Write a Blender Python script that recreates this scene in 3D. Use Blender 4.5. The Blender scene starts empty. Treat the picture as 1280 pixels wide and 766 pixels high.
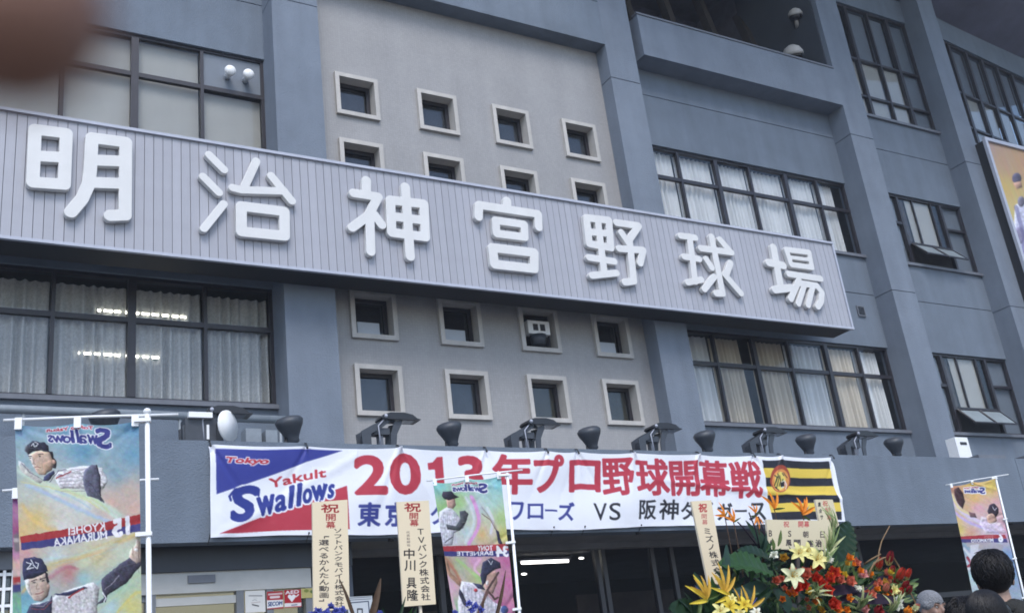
import bpy, math, random
import numpy as np
from mathutils import Vector, Matrix, noise as mnoise
random.seed(7); rng = np.random.default_rng(7)
R_ = math.radians
SC = bpy.context.scene
COL = SC.collection

# ------------------------------------------------------------------ camera
# solved from the facade's horizontal and vertical vanishing points
AX = np.array([0.86086284, 0.08548376, 0.50160512])
AY = np.array([-0.49523369, 0.36717463, 0.78735404])
AZ = np.array([-0.11687069, -0.92621559, 0.35842143])
RM = np.array([AX, AY, AZ]); FPX = 1332.0
def ray(px, py): return RM @ np.array([px - 640, py - 383, FPX])
def at(px, py, Y):
    r = ray(px, py); return r * (Y / r[1])
def proj(P):
    c = np.asarray(P, float) @ RM
    return np.stack([640 + FPX * c[..., 0] / c[..., 2], 383 + FPX * c[..., 1] / c[..., 2]], -1)
EYE = 1.3                       # camera height; everything below is written relative to the eye, lifted at the end
cam = bpy.data.cameras.new('camera'); camo = bpy.data.objects.new('camera', cam); COL.objects.link(camo)
camo.matrix_world = Matrix([[AX[0], -AX[1], -AX[2], 0], [AY[0], -AY[1], -AY[2], 0], [AZ[0], -AZ[1], -AZ[2], EYE], [0, 0, 0, 1]])
cam.sensor_width = 36; cam.lens = 36 * FPX / 1280
cam.clip_start = 0.005; cam.clip_end = 800
cam.dof.use_dof = True; cam.dof.focus_distance = 19; cam.dof.aperture_fstop = 11.5
SC.camera = camo

# ------------------------------------------------------------------ light
w = bpy.data.worlds.new("World"); SC.world = w; w.use_nodes = True
nt = w.node_tree; nt.nodes.clear()
sky = nt.nodes.new('ShaderNodeTexSky'); sky.sky_type = 'NISHITA'; sky.sun_disc = False
SUN_EL, SUN_AZ = R_(52), R_(200)
sky.sun_elevation = SUN_EL; sky.sun_rotation = SUN_AZ
sky.air_density = 1.0; sky.dust_density = 1.2; sky.ozone_density = 1.0
bg = nt.nodes.new('ShaderNodeBackground'); bg.inputs[1].default_value = 0.15
wo = nt.nodes.new('ShaderNodeOutputWorld')
nt.links.new(sky.outputs[0], bg.inputs[0]); nt.links.new(bg.outputs[0], wo.inputs[0])
sl = bpy.data.lights.new('sun', 'SUN'); sl.energy = 1.2; sl.angle = R_(25); sl.color = (1, .985, .965)
so = bpy.data.objects.new('sun', sl); COL.objects.link(so)
sd = Vector((math.sin(SUN_AZ) * math.cos(SUN_EL), math.cos(SUN_AZ) * math.cos(SUN_EL), math.sin(SUN_EL)))
so.rotation_euler = sd.to_track_quat('Z', 'Y').to_euler(); so.location = (0, -20, 40)
SC.view_settings.view_transform = 'Standard'; SC.view_settings.look = 'None'
SC.view_settings.exposure = 0.92; SC.view_settings.gamma = 1.0
SC.cycles.filter_width = 1.75

# ------------------------------------------------------------------ materials
def lin(c):
    c = np.asarray(c, float) / 255.0
    return np.where(c <= .04045, c / 12.92, ((c + .055) / 1.055) ** 2.4)
def mat(name, rgb, rough=.7, amt=.12, scale=3.0, bump=0.0, bscale=60.0, metal=0.0, streak=0.0, spec=.5, objvar=0.0, emit=None, trans=0.0):
    m = bpy.data.materials.new(name); m.use_nodes = True; n = m.node_tree.nodes; l = m.node_tree.links
    b = n['Principled BSDF']; b.inputs['Roughness'].default_value = rough; b.inputs['Metallic'].default_value = metal
    b.inputs['Specular IOR Level'].default_value = spec
    tc = n.new('ShaderNodeTexCoord'); nz = n.new('ShaderNodeTexNoise'); nz.inputs['Scale'].default_value = scale; nz.inputs['Detail'].default_value = 6
    nz.inputs['Roughness'].default_value = .65
    l.new(tc.outputs['Object'], nz.inputs['Vector'])
    mr = n.new('ShaderNodeMapRange'); mr.inputs[1].default_value = .3; mr.inputs[2].default_value = .7
    mr.inputs[3].default_value = 1 - amt; mr.inputs[4].default_value = 1 + amt
    l.new(nz.outputs['Fac'], mr.inputs[0])
    mul = n.new('ShaderNodeVectorMath'); mul.operation = 'SCALE'; mul.inputs[0].default_value = rgb
    fac = mr.outputs[0]
    if streak:
        mp = n.new('ShaderNodeMapping'); mp.inputs['Scale'].default_value = (1.1, 1.1, .10); l.new(tc.outputs['Object'], mp.inputs[0])
        n2 = n.new('ShaderNodeTexNoise'); n2.inputs['Scale'].default_value = 2.5; n2.inputs['Detail'].default_value = 5; l.new(mp.outputs[0], n2.inputs['Vector'])
        m2 = n.new('ShaderNodeMapRange'); m2.inputs[1].default_value = .35; m2.inputs[2].default_value = .75; m2.inputs[3].default_value = 1 + streak * .5; m2.inputs[4].default_value = 1 - streak
        l.new(n2.outputs['Fac'], m2.inputs[0])
        mm = n.new('ShaderNodeMath'); mm.operation = 'MULTIPLY'; l.new(fac, mm.inputs[0]); l.new(m2.outputs[0], mm.inputs[1]); fac = mm.outputs[0]
    if objvar:
        oi = n.new('ShaderNodeObjectInfo'); m3 = n.new('ShaderNodeMapRange'); m3.inputs[3].default_value = 1 - objvar; m3.inputs[4].default_value = 1 + objvar
        l.new(oi.outputs['Random'], m3.inputs[0]); mm = n.new('ShaderNodeMath'); mm.operation = 'MULTIPLY'; l.new(fac, mm.inputs[0]); l.new(m3.outputs[0], mm.inputs[1]); fac = mm.outputs[0]
    l.new(fac, mul.inputs['Scale']); l.new(mul.outputs[0], b.inputs['Base Color'])
    if bump:
        bn = n.new('ShaderNodeTexNoise'); bn.inputs['Scale'].default_value = bscale; bn.inputs['Detail'].default_value = 4; l.new(tc.outputs['Object'], bn.inputs['Vector'])
        bp = n.new('ShaderNodeBump'); bp.inputs['Strength'].default_value = bump; bp.inputs['Distance'].default_value = .02
        l.new(bn.outputs['Fac'], bp.inputs['Height']); l.new(bp.outputs[0], b.inputs['Normal'])
    if emit:
        b.inputs['Emission Color'].default_value = (*emit[0], 1); b.inputs['Emission Strength'].default_value = emit[1]
    if trans:
        tr = n.new('ShaderNodeBsdfTranslucent'); l.new(mul.outputs[0], tr.inputs[0]); mx = n.new('ShaderNodeMixShader'); mx.inputs[0].default_value = trans
        l.new(b.outputs[0], mx.inputs[1]); l.new(tr.outputs[0], mx.inputs[2]); l.new(mx.outputs[0], n['Material Output'].inputs[0])
    return m
def glass(name, tint, refl, graz=.8):
    m = bpy.data.materials.new(name); m.use_nodes = True; n = m.node_tree.nodes; l = m.node_tree.links; n.clear()
    o = n.new('ShaderNodeOutputMaterial'); t = n.new('ShaderNodeBsdfTransparent'); t.inputs[0].default_value = (*tint, 1)
    g = n.new('ShaderNodeBsdfGlossy'); g.inputs['Roughness'].default_value = .03; g.inputs[0].default_value = (.9, .95, 1, 1)
    f = n.new('ShaderNodeLayerWeight'); f.inputs[0].default_value = .5; pw = n.new('ShaderNodeMath'); pw.operation = 'POWER'; pw.inputs[1].default_value = 4.5; l.new(f.outputs['Facing'], pw.inputs[0])
    a = n.new('ShaderNodeMath'); a.operation = 'MULTIPLY_ADD'; a.inputs[1].default_value = graz; a.inputs[2].default_value = refl
    l.new(pw.outputs[0], a.inputs[0]); mx = n.new('ShaderNodeMixShader'); l.new(a.outputs[0], mx.inputs[0]); l.new(t.outputs[0], mx.inputs[1]); l.new(g.outputs[0], mx.inputs[2])
    l.new(mx.outputs[0], o.inputs[0]); return m
def vcol(name, rough=.75, trans=0.0, bump=0.0):
    m = bpy.data.materials.new(name); m.use_nodes = True; n = m.node_tree.nodes; l = m.node_tree.links; b = n['Principled BSDF']
    a = n.new('ShaderNodeVertexColor'); a.layer_name = 'print'; l.new(a.outputs[0], b.inputs['Base Color']); b.inputs['Roughness'].default_value = rough
    b.inputs['Specular IOR Level'].default_value = .3
    if bump:
        tc = n.new('ShaderNodeTexCoord'); bn = n.new('ShaderNodeTexNoise'); bn.inputs['Scale'].default_value = 9; bn.inputs['Detail'].default_value = 5; l.new(tc.outputs['Object'], bn.inputs['Vector'])
        bp = n.new('ShaderNodeBump'); bp.inputs['Strength'].default_value = bump; bp.inputs['Distance'].default_value = .03
        l.new(bn.outputs['Fac'], bp.inputs['Height']); l.new(bp.outputs[0], b.inputs['Normal'])
    if trans:
        tr = n.new('ShaderNodeBsdfTranslucent'); l.new(a.outputs[0], tr.inputs[0]); mx = n.new('ShaderNodeMixShader'); mx.inputs[0].default_value = trans
        l.new(b.outputs[0], mx.inputs[1]); l.new(tr.outputs[0], mx.inputs[2]); l.new(mx.outputs[0], n['Material Output'].inputs[0])
    return m
def tile_mat():
    m = mat('mosaic_tile', (.29, .285, .285), .45, .06, 1.2, 0, 60, streak=.06)
    n = m.node_tree.nodes; l = m.node_tree.links; b = n['Principled BSDF']
    tc = n.new('ShaderNodeTexCoord'); mp = n.new('ShaderNodeMapping'); mp.inputs['Rotation'].default_value = (R_(-90), 0, 0); l.new(tc.outputs['Object'], mp.inputs[0])
    bk = n.new('ShaderNodeTexBrick'); bk.offset = 0; bk.inputs['Scale'].default_value = 1; bk.inputs['Brick Width'].default_value = .06; bk.inputs['Row Height'].default_value = .06
    bk.inputs['Mortar Size'].default_value = .0035; bk.inputs['Mortar Smooth'].default_value = .3
    bk.inputs['Color1'].default_value = (1.04, 1.04, 1.04, 1); bk.inputs['Color2'].default_value = (.96, .96, .96, 1); bk.inputs['Mortar'].default_value = (.86, .86, .86, 1)
    l.new(mp.outputs[0], bk.inputs['Vector'])
    src = b.inputs['Base Color'].links[0].from_socket
    mx = n.new('ShaderNodeVectorMath'); mx.operation = 'MULTIPLY'; l.new(src, mx.inputs[0]); l.new(bk.outputs['Color'], mx.inputs[1]); l.new(mx.outputs[0], b.inputs['Base Color'])
    bp = n.new('ShaderNodeBump'); bp.invert = True; bp.inputs['Strength'].default_value = .5; bp.inputs['Distance'].default_value = .004; l.new(bk.outputs['Fac'], bp.inputs['Height']); l.new(bp.outputs[0], b.inputs['Normal'])
    return m
M = {}
M['plaster'] = mat('slate_plaster', (.142, .172, .214), .85, .11, .8, .7, 38, streak=.10, spec=.25)
M['pillar'] = mat('slate_pillar_paint', (.168, .198, .244), .85, .10, 1.0, .7, 38, streak=.09, spec=.25)
M['tile'] = tile_mat()
M['beige'] = mat('cream_surround', (.44, .42, .395), .6, .08, 4, streak=.12)
M['frame'] = mat('dark_window_frame', (.022, .02, .026), .4, .15, 8)
M['sill'] = mat('grey_sill', (.13, .14, .165), .5, .12, 5)
M['glass'] = glass('window_glass', (.965, .97, .97), .02)
M['darkglass'] = glass('dark_glass', (.68, .69, .70), .045)
M['hallglass'] = glass('hall_glass', (.6, .6, .63), .002, .05)
M['curtain'] = mat('white_curtain', (.76, .77, .78), .9, .06, 24, trans=.2)
M['lace'] = mat('lace_curtain', (.50, .50, .49), .9, .22, 22, trans=.12)
M['tan'] = mat('tan_curtain', (.60, .53, .43), .9, .08, 30, trans=.12)
M['blind'] = mat('roller_blind', (.40, .395, .37), .8, .05, 1.5, trans=.2, streak=.06)
M['film'] = mat('grey_film', (.14, .165, .2), .6, .05, 5)
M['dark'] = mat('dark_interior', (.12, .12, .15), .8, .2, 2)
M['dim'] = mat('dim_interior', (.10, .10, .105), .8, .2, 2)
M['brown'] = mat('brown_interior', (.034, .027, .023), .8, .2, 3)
M['plank'] = mat('sign_plank', (.34, .345, .385), .45, .05, 2.5, streak=.12, objvar=.05, spec=.4)
M['trim'] = mat('sign_trim', (.40, .42, .49), .4, .06, 3, spec=.4)
M['back'] = mat('sign_backing', (.014, .016, .021), .7, .1, 3)
M['letter'] = mat('white_letter', (.62, .62, .615), .5, .035, 3.0, spec=.4, streak=.03)
M['lamp'] = mat('lamp_housing', (.04, .047, .06), .5, .15, 10)
M['lampd'] = mat('lamp_hood', (.012, .012, .015), .35, .2, 10)
M['white'] = mat('white_plastic', (.78, .79, .80), .45, .03, 8)
M['pipe'] = mat('grey_pipe', (.22, .25, .28), .4, .1, 8)
M['metal'] = mat('brushed_header', (.40, .40, .385), .45, .08, 3)
M['soffit'] = mat('soffit_board', (.17, .17, .175), .8, .2, 1.5)
M['print'] = vcol('printed_cloth', .7, .25, .1)
M['vinyl'] = vcol('printed_vinyl', .45, .15, .25)
M['board'] = vcol('painted_board', .6)
M['wood'] = mat('pale_board_wood', (.62, .54, .42), .6, .05, 6)
M['tubelight'] = mat('lit_tube', (.9, .9, .8), .5, 0, 1, emit=((1, .97, .85), 6.0))
M['creamlit'] = mat('glowing_cream_wall', (.55, .50, .30), .8, .06, 1.5, emit=((1, .9, .55), .12))  # wall glows faintly in place of the lobby's own lighting
M['ground'] = mat('concrete_paving', (.12, .118, .115), .85, .15, .5, .3, 20)
M['roofu'] = mat('eave_underside', (.125, .128, .18), .85, .2, .6, .2, 10)

# ------------------------------------------------------------------ object helpers
OFF = {}
def finish(o, parent, label, cat, group, kind):
    COL.objects.link(o)
    if parent is not None:
        o.parent = parent
    if label: o['label'] = label
    if cat: o['category'] = cat
    if group: o['group'] = group
    if kind: o['kind'] = kind
    return o
def thing(name, label, cat, loc, group=None):
    o = bpy.data.objects.new(name, None); o.empty_display_size = .2; o.location = loc; OFF[o.name] = np.array(loc, float)
    return finish(o, None, label, cat, group, None)
class MB:
    def __init__(s, xf=None): s.v = []; s.f = []; s.n = 0; s.sm = []; s.mi = []; s.xf = xf; s.cm = 0
    def add(s, V, F, smooth=False):
        V = np.asarray(V, float).reshape(-1, 3)
        if s.xf is not None: V = s.xf(V)
        s.v.append(V); s.f += [tuple(i + s.n for i in f) for f in F]; s.sm += [smooth] * len(F); s.mi += [s.cm] * len(F); s.n += len(V); return s
    def box(s, x0, x1, y0, y1, z0, z1):
        V = [(x, y, z) for x in (x0, x1) for y in (y0, y1) for z in (z0, z1)]
        return s.add(V, [(0, 1, 3, 2), (4, 6, 7, 5), (0, 4, 5, 1), (2, 3, 7, 6), (0, 2, 6, 4), (1, 5, 7, 3)])
    def rim(s, x0, x1, y0, y1, z0, z1, t):
        s.box(x0, x1, y0, y1, z0, z0 + t); s.box(x0, x1, y0, y1, z1 - t, z1); s.box(x0, x0 + t, y0, y1, z0 + t, z1 - t); return s.box(x1 - t, x1, y0, y1, z0 + t, z1 - t)
    def prism(s, poly, y0, y1):
        n = len(poly); V = [(x, y0, z) for x, z in poly] + [(x, y1, z) for x, z in poly]
        a = sum(poly[i][0] * poly[(i + 1) % n][1] - poly[(i + 1) % n][0] * poly[i][1] for i in range(n))
        F = [tuple(range(n)), tuple(range(2 * n - 1, n - 1, -1))] + [(i + n, (i + 1) % n + n, (i + 1) % n, i) for i in range(n)]
        if a < 0: F = [f[::-1] for f in F]
        return s.add(V, F)
    def tube(s, pts, rs, n=8, smooth=True, cap=True):
        pts = [Vector(p) for p in pts]; rs = [rs] * len(pts) if np.isscalar(rs) else rs; V = []; F = []
        up = None
        for i, p in enumerate(pts):
            d = (pts[min(i + 1, len(pts) - 1)] - pts[max(i - 1, 0)]).normalized()
            if up is None: up = Vector((0, 0, 1)) if abs(d.z) < .9 else Vector((1, 0, 0))
            a = d.cross(up).normalized(); b = a.cross(d).normalized(); up = b
            for k in range(n):
                t = 2 * math.pi * k / n; V.append(p + (a * math.cos(t) + b * math.sin(t)) * rs[i])
        for i in range(len(pts) - 1):
            for k in range(n): F.append((i * n + k, i * n + (k + 1) % n, (i + 1) * n + (k + 1) % n, (i + 1) * n + k))
        s.add([tuple(v) for v in V], F, smooth)
        if cap:
            m = s.n - len(V)
            s.f += [tuple(m + k for k in range(n))[::-1], tuple(m + (len(pts) - 1) * n + k for k in range(n))]; s.sm += [False] * 2; s.mi += [s.cm] * 2
        return s
    def lathe(s, prof, c, axis=(0, 0, 1), n=20):
        ax = Vector(axis).normalized(); q = ax.to_track_quat('Z', 'Y'); V = []; F = []
        for r, h in prof:
            for k in range(n):
                t = 2 * math.pi * k / n; V.append(tuple(q @ Vector((r * math.cos(t), r * math.sin(t), h)) + Vector(c)))
        for i in range(len(prof) - 1):
            for k in range(n): F.append((i * n + k, i * n + (k + 1) % n, (i + 1) * n + (k + 1) % n, (i + 1) * n + k))
        F += [tuple(range(n))[::-1], tuple((len(prof) - 1) * n + k for k in range(n))]
        return s.add(V, F, True)
    def ball(s, c, r, n=14, m=9, q=None):
        r = (r, r, r) if np.isscalar(r) else r; V = []; F = []
        for i in range(m + 1):
            p = math.pi * i / m
            for k in range(n):
                t = 2 * math.pi * k / n; v = Vector((r[0] * math.sin(p) * math.cos(t), r[1] * math.sin(p) * math.sin(t), r[2] * math.cos(p)))
                if q is not None: v = q @ v
                V.append(tuple(v + Vector(c)))
        for i in range(m):
            for k in range(n): F.append((i * n + k, (i + 1) * n + k, (i + 1) * n + (k + 1) % n, i * n + (k + 1) % n))
        return s.add(V, F, True)
    def cap(s, a, b, ra, rb, n=12):        # tapered capsule
        a = Vector(a); b = Vector(b); s.tube([a, b], [ra, rb], n); s.ball(a, ra, n, 8); return s.ball(b, rb, n, 8)
    def grid(s, P, smooth=True):
        h, w_ = P.shape[:2]; V = P.reshape(-1, 3); j, i = np.meshgrid(np.arange(h - 1), np.arange(w_ - 1), indexing='ij'); a = (j * w_ + i).ravel()
        return s.add(V, list(zip(a.tolist(), (a + 1).tolist(), (a + w_ + 1).tolist(), (a + w_).tolist())), smooth)
    def mesh(s, name, mats, off=(0, 0, 0)):
        me = bpy.data.meshes.new(name); V = np.concatenate(s.v) - np.asarray(off)
        me.from_pydata(V.tolist(), [], s.f); me.polygons.foreach_set('use_smooth', s.sm)
        for m in (mats if isinstance(mats, (list, tuple)) else [mats]): me.materials.append(m)
        if any(s.mi): me.polygons.foreach_set('material_index', s.mi)
        me.update(); return me
    def build(s, name, mats, parent=None, label=None, cat=None, group=None, kind=None):
        V = np.concatenate(s.v)
        if parent is not None: wo_ = OFF[parent.name]
        else: wo_ = np.array([(V[:, 0].min() + V[:, 0].max()) / 2, (V[:, 1].min() + V[:, 1].max()) / 2, V[:, 2].min()])
        me = s.mesh(name, mats, wo_); o = bpy.data.objects.new(name, me)
        OFF[o.name] = wo_ if parent is not None else wo_
        if parent is None: o.location = wo_
        return finish(o, parent, label, cat, group, kind)
def inst(name, me, pos, parent, label=None):        # a copy that shares mesh data; its mesh is centred on its own origin
    o = bpy.data.objects.new(name, me); o.location = np.asarray(pos) - OFF[parent.name]; OFF[o.name] = np.asarray(pos, float)
    return finish(o, parent, label, None, None, None)

# ------------------------------------------------------------------ painting (flat print, baked to vertex colours)
_tc = {}
def glyph(s, bold=0.0):
    k = (s, bold)
    if k in _tc: return _tc[k]
    c = bpy.data.curves.new('t', 'FONT'); c.body = s; c.size = 1; c.offset = bold; c.resolution_u = 4
    o = bpy.data.objects.new('t', c); COL.objects.link(o); me = bpy.data.meshes.new_from_object(o)
    bpy.data.objects.remove(o); bpy.data.curves.remove(c)
    V = np.array([v.co[:2] for v in me.vertices]) if len(me.vertices) else np.zeros((0, 2))
    E = []
    for p in me.polygons:
        vs = list(p.vertices)
        if p.normal.z < 0: vs = vs[::-1]
        E += list(zip(vs, vs[1:] + vs[:1]))
    bpy.data.meshes.remove(me)
    ed = V[np.array(E)] if E else np.zeros((0, 2, 2))
    _tc[k] = ed; return ed
class Canvas:
    def __init__(s, x0, y0, x1, y1, S, col=(255, 255, 255)):
        s.x0, s.y0, s.S = x0, y0, S; s.h = int((y1 - y0) * S); s.w = int((x1 - x0) * S)
        s.a = np.ones((s.h, s.w, 3)) * np.array(col, float)
        s.tf = lambda p: p; s.k = 1.0; s.pil = 0
    def T(s, scale, ox, oy): s.k = scale; s.tf = lambda p: np.asarray(p, float) / scale + np.array([ox, oy]); return s
    def pix(s, pts): return (s.tf(pts) - np.array([s.x0, s.y0])) * s.S
    def XY(s):
        yy, xx = np.mgrid[0:s.h, 0:s.w]; return xx / s.S + s.x0, yy / s.S + s.y0
    def fill_edges(s, ed, pad=0):
        """winding fill; returns (mask, row0, col0) of the bounding box"""
        P = ed.reshape(-1, 2); c0 = int(np.clip(np.floor(P[:, 0].min()) - 2 - pad, 0, s.w)); c1 = int(np.clip(np.ceil(P[:, 0].max()) + 2 + pad, 0, s.w)); r0 = int(np.clip(np.floor(P[:, 1].min()) - 2 - pad, 0, s.h)); r1 = int(np.clip(np.ceil(P[:, 1].max()) + 2 + pad, 0, s.h))
        if c1 <= c0 or r1 <= r0: return np.zeros((0, 0), bool), 0, 0
        e = ed - np.array([c0, r0]); h, w_ = r1 - r0, c1 - c0; a, b = e[:, 0], e[:, 1]; sg = np.where(a[:, 1] < b[:, 1], 1, -1)
        sw = a[:, 1] > b[:, 1]; lo = np.where(sw[:, None], b, a); hi = np.where(sw[:, None], a, b)
        j0 = np.maximum(0, np.ceil(lo[:, 1] - .5)).astype(int); j1 = np.minimum(h - 1, np.ceil(hi[:, 1] - .5) - 1).astype(int); n = np.maximum(0, j1 - j0 + 1)
        idx = np.repeat(np.arange(len(n)), n); st = np.cumsum(n) - n; j = j0[idx] + np.arange(n.sum()) - st[idx]
        dy = np.maximum(hi[idx, 1] - lo[idx, 1], 1e-12); x = lo[idx, 0] + (j + .5 - lo[idx, 1]) / dy * (hi[idx, 0] - lo[idx, 0]); i = np.clip(np.ceil(x - .5), 0, w_).astype(int)
        acc = np.zeros((h, w_ + 1), np.int32); np.add.at(acc, (j, i), sg[idx]); return np.cumsum(acc, 1)[:, :w_] != 0, r0, c0
    def put(s, mrc, col, al=1.0):
        m, r0, c0 = mrc
        if not m.size: return s
        m = m.astype(float)[..., None] * al; v = s.a[r0:r0 + m.shape[0], c0:c0 + m.shape[1]]; v[...] = v * (1 - m) + np.array(col, float) * m; return s
    def poly(s, pts, col, al=1.0, soft=0):
        p = s.pix(pts); m, r0, c0 = s.fill_edges(np.stack([p, np.roll(p, -1, 0)], 1), int(soft * s.S) + 1)
        if s.pil and m.size > 60:
            mf = m.astype(float); sh = 0
            for rr, kk in ((s.pil, 1.0), (s.pil * .4, .5)):
                ri = max(1, int(rr * s.S)); gy, gx = np.gradient(blur(blur(mf, ri), ri)); sh = sh + (gx * .75 + gy * .65) * ri * 1.5 * kk
            g = np.random.default_rng(int(p.sum()) % 9999); k = max(2, int(s.S * .8)); nz = np.kron(g.normal(size=(m.shape[0] // k + 1, m.shape[1] // k + 1)), np.ones((k, k)))[:m.shape[0], :m.shape[1]]; nz = blur(nz, k // 2 + 1)
            nl = blur(np.roll(nz, 3, 1), max(1, int(s.S * 1.1))) * 2.2
            isk = col[0] > col[2] * 1.15 and col[0] > 120; f = np.clip(1 + sh * .62 + (nz * .03 + nl * .035 if isk else nz * .05 + nl * .085), .35, 1.45)[..., None]; col = np.clip(np.array(col, float) * f, 0, 255)
            if not soft: soft = .25
        if soft and m.size: m = blur(m.astype(float), max(1, int(soft * s.S)))
        return s.put((m, r0, c0), col, al)
    def line(s, pts, wd, col, al=1.0, soft=0):
        p = s.pix(pts); r = wd * s.S / 2; R0 = r + 4 + soft * s.S; C0 = int(np.clip(p[:, 0].min() - R0, 0, s.w)); C1 = int(np.clip(p[:, 0].max() + R0, 0, s.w)); Q0 = int(np.clip(p[:, 1].min() - R0, 0, s.h)); Q1 = int(np.clip(p[:, 1].max() + R0, 0, s.h))
        if C1 <= C0 or Q1 <= Q0: return s
        m = np.zeros((Q1 - Q0, C1 - C0)); p = p - np.array([C0, Q0])
        for a, b in zip(p[:-1], p[1:]):
            pad = r + 3 + soft * s.S; x0 = int(max(0, min(a[0], b[0]) - pad)); x1 = int(min(m.shape[1], max(a[0], b[0]) + pad)); y0 = int(max(0, min(a[1], b[1]) - pad)); y1 = int(min(m.shape[0], max(a[1], b[1]) + pad))
            if x1 <= x0 or y1 <= y0: continue
            yy, xx = np.mgrid[y0:y1, x0:x1]; d = b - a; t = np.clip(((xx - a[0]) * d[0] + (yy - a[1]) * d[1]) / max(d @ d, 1e-6), 0, 1)
            dist = np.hypot(xx - a[0] - t * d[0], yy - a[1] - t * d[1]); k = np.clip((r - dist) / (soft * s.S + 1) + (.5 if not soft else 0), 0, 1)
            m[y0:y1, x0:x1] = np.maximum(m[y0:y1, x0:x1], k)
        return s.put((m, Q0, C0), col, al)
    def ell(s, c, rx, ry, col, al=1.0, ang=0):
        t = np.linspace(0, 2 * np.pi, 40)[:-1]; a = R_(ang); x = rx * np.cos(t); y = ry * np.sin(t)
        return s.poly(np.stack([c[0] + x * math.cos(a) - y * math.sin(a), c[1] + x * math.sin(a) + y * math.cos(a)], 1), col, al)
    def textm(s, st, quad, bold=0.0, shear=0.0, em=False, grow=0):
        ed = glyph(st)
        if not len(ed): return np.zeros((0, 0), bool), 0, 0
        e = ed.copy(); e[..., 0] += shear * e[..., 1]; q = s.pix(quad)
        if em: lo = np.array([0., -.12]); hi = np.array([1., .88])
        else: lo = e.reshape(-1, 2).min(0); hi = e.reshape(-1, 2).max(0)
        u = (e[..., 0] - lo[0]) / max(hi[0] - lo[0], 1e-6); v = 1 - (e[..., 1] - lo[1]) / max(hi[1] - lo[1], 1e-6)
        TL, TR, BR, BL = q; P = (1 - u)[..., None] * (1 - v)[..., None] * TL + u[..., None] * (1 - v)[..., None] * TR + u[..., None] * v[..., None] * BR + (1 - u)[..., None] * v[..., None] * BL
        hgt = abs(BL[1] - TL[1]) / (1 if not em else 1); bp = bold * hgt * (1.0 if em or ord(st[0]) > 255 else 1.15); bi = int(math.ceil(bp))
        if bold: sh_ = np.array([[bp, bp]]); cc = q.mean(0); P = cc + (P - cc) * np.clip(1 - 2 * bp / np.maximum(np.ptp(q, axis=0), 1), .5, 1) if not em else P
        m, r0, c0 = s.fill_edges(P, grow + 1 + bi)
        if bold: m = dilate(m, bp)
        if grow and m.size: m = blur(m.astype(float), grow) > .02
        return m, r0, c0
    def text(s, st, quad, col, bold=0.0, shear=0.0, em=False, outline=None, ow=0, al=1.0):
        if len(quad) == 2: (a, b), (c, d) = quad; quad = [(a, b), (c, b), (c, d), (a, d)]
        if outline is not None: s.put(s.textm(st, quad, bold, shear, em, max(1, int(ow * s.S))), outline)
        return s.put(s.textm(st, quad, bold, shear, em), col, al)
    def column(s, st, top, bot, wd, col, bold=.01):       # vertical writing, top/bottom centres of the column
        n = len(st); top = np.array(top, float); bot = np.array(bot, float); d = (bot - top) / n; r = np.array([1., d[0] * 0 - 0.0]) * wd / 2
        for i, ch in enumerate(st):
            if ch == ' ': continue
            a = top + d * (i + .04); b = top + d * (i + .96)
            if ch in '「」ー':
                x0 = .5 if ch == '「' else .1
                if ch == '「': s.line([a + r * .1 + d * .8, a + r * .1 + d * .55, a + r * .9 + d * .55], wd * .09 / s.k, col)
                elif ch == '」': s.line([a + r * -.9 + d * .35, a - r * .1 + d * .35, a - r * .1 + d * .1], wd * .09 / s.k, col)
                else: s.line([a, b], wd * .12 / s.k, col)
                continue
            s.text(ch, [a - r, a + r, b + r, b - r], col, bold, em=True)
    def streaks(s, ang, amp, length=60, seed=0, hue=True):
        g = np.random.default_rng(seed); n = g.normal(size=(s.h // 2 + 2, s.w // 2 + 2, 3 if hue else 1)); a = R_(ang); dx, dy = math.cos(a), math.sin(a); acc = 0
        K = 24
        for k in range(K):
            t = (k / K - .5) * length * s.S / 2; acc = acc + np.roll(n, (int(t * dy), int(t * dx)), (0, 1))
        acc = acc / acc.std(); acc = np.repeat(np.repeat(acc, 2, 0), 2, 1)[:s.h, :s.w]; s.a = np.clip(s.a + acc * amp, 0, 255); return s
    def field(s, pts, power=2.2):
        k = 6; yy, xx = np.mgrid[0:s.h + k:k, 0:s.w + k:k]; X = xx / s.S + s.x0; Y = yy / s.S + s.y0; Wt = 0; A = 0
        for x, y, c in pts:
            x, y = s.tf([x, y]); d = ((X - x) ** 2 + (Y - y) ** 2 + 20) ** (-power / 2); Wt = Wt + d; A = A + d[..., None] * np.array(c, float)
        A = A / Wt[..., None]; fy = np.arange(s.h) / k; fx = np.arange(s.w) / k; j = fy.astype(int); i = fx.astype(int); fy = (fy - j)[:, None, None]; fx = (fx - i)[None, :, None]
        A = A[j] * (1 - fy) + A[np.minimum(j + 1, A.shape[0] - 1)] * fy; s.a = A[:, i] * (1 - fx) + A[:, np.minimum(i + 1, A.shape[1] - 1)] * fx; return s
    def sample(s, P):
        x = np.clip((P[..., 0] - s.x0) * s.S, 0, s.w - 1.001); y = np.clip((P[..., 1] - s.y0) * s.S, 0, s.h - 1.001)
        A = s.a; r = max(1, int(s.S * .3)); 
        i = x.astype(int); j = y.astype(int); fx = (x - i)[..., None]; fy = (y - j)[..., None]
        return A[j, i] * (1 - fx) * (1 - fy) + A[j, i + 1] * fx * (1 - fy) + A[j + 1, i] * (1 - fx) * fy + A[j + 1, i + 1] * fx * fy
def dilate(m, r):
    o = m.copy()
    for rr in sorted({r, r * .6, max(r - 1.2, .3)}):
        for k in range(16):
            dx = int(round(rr * math.cos(k * math.pi / 8))); dy = int(round(rr * math.sin(k * math.pi / 8)))
            if dx or dy: o |= np.roll(m, (dy, dx), (0, 1))
    return o
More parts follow.
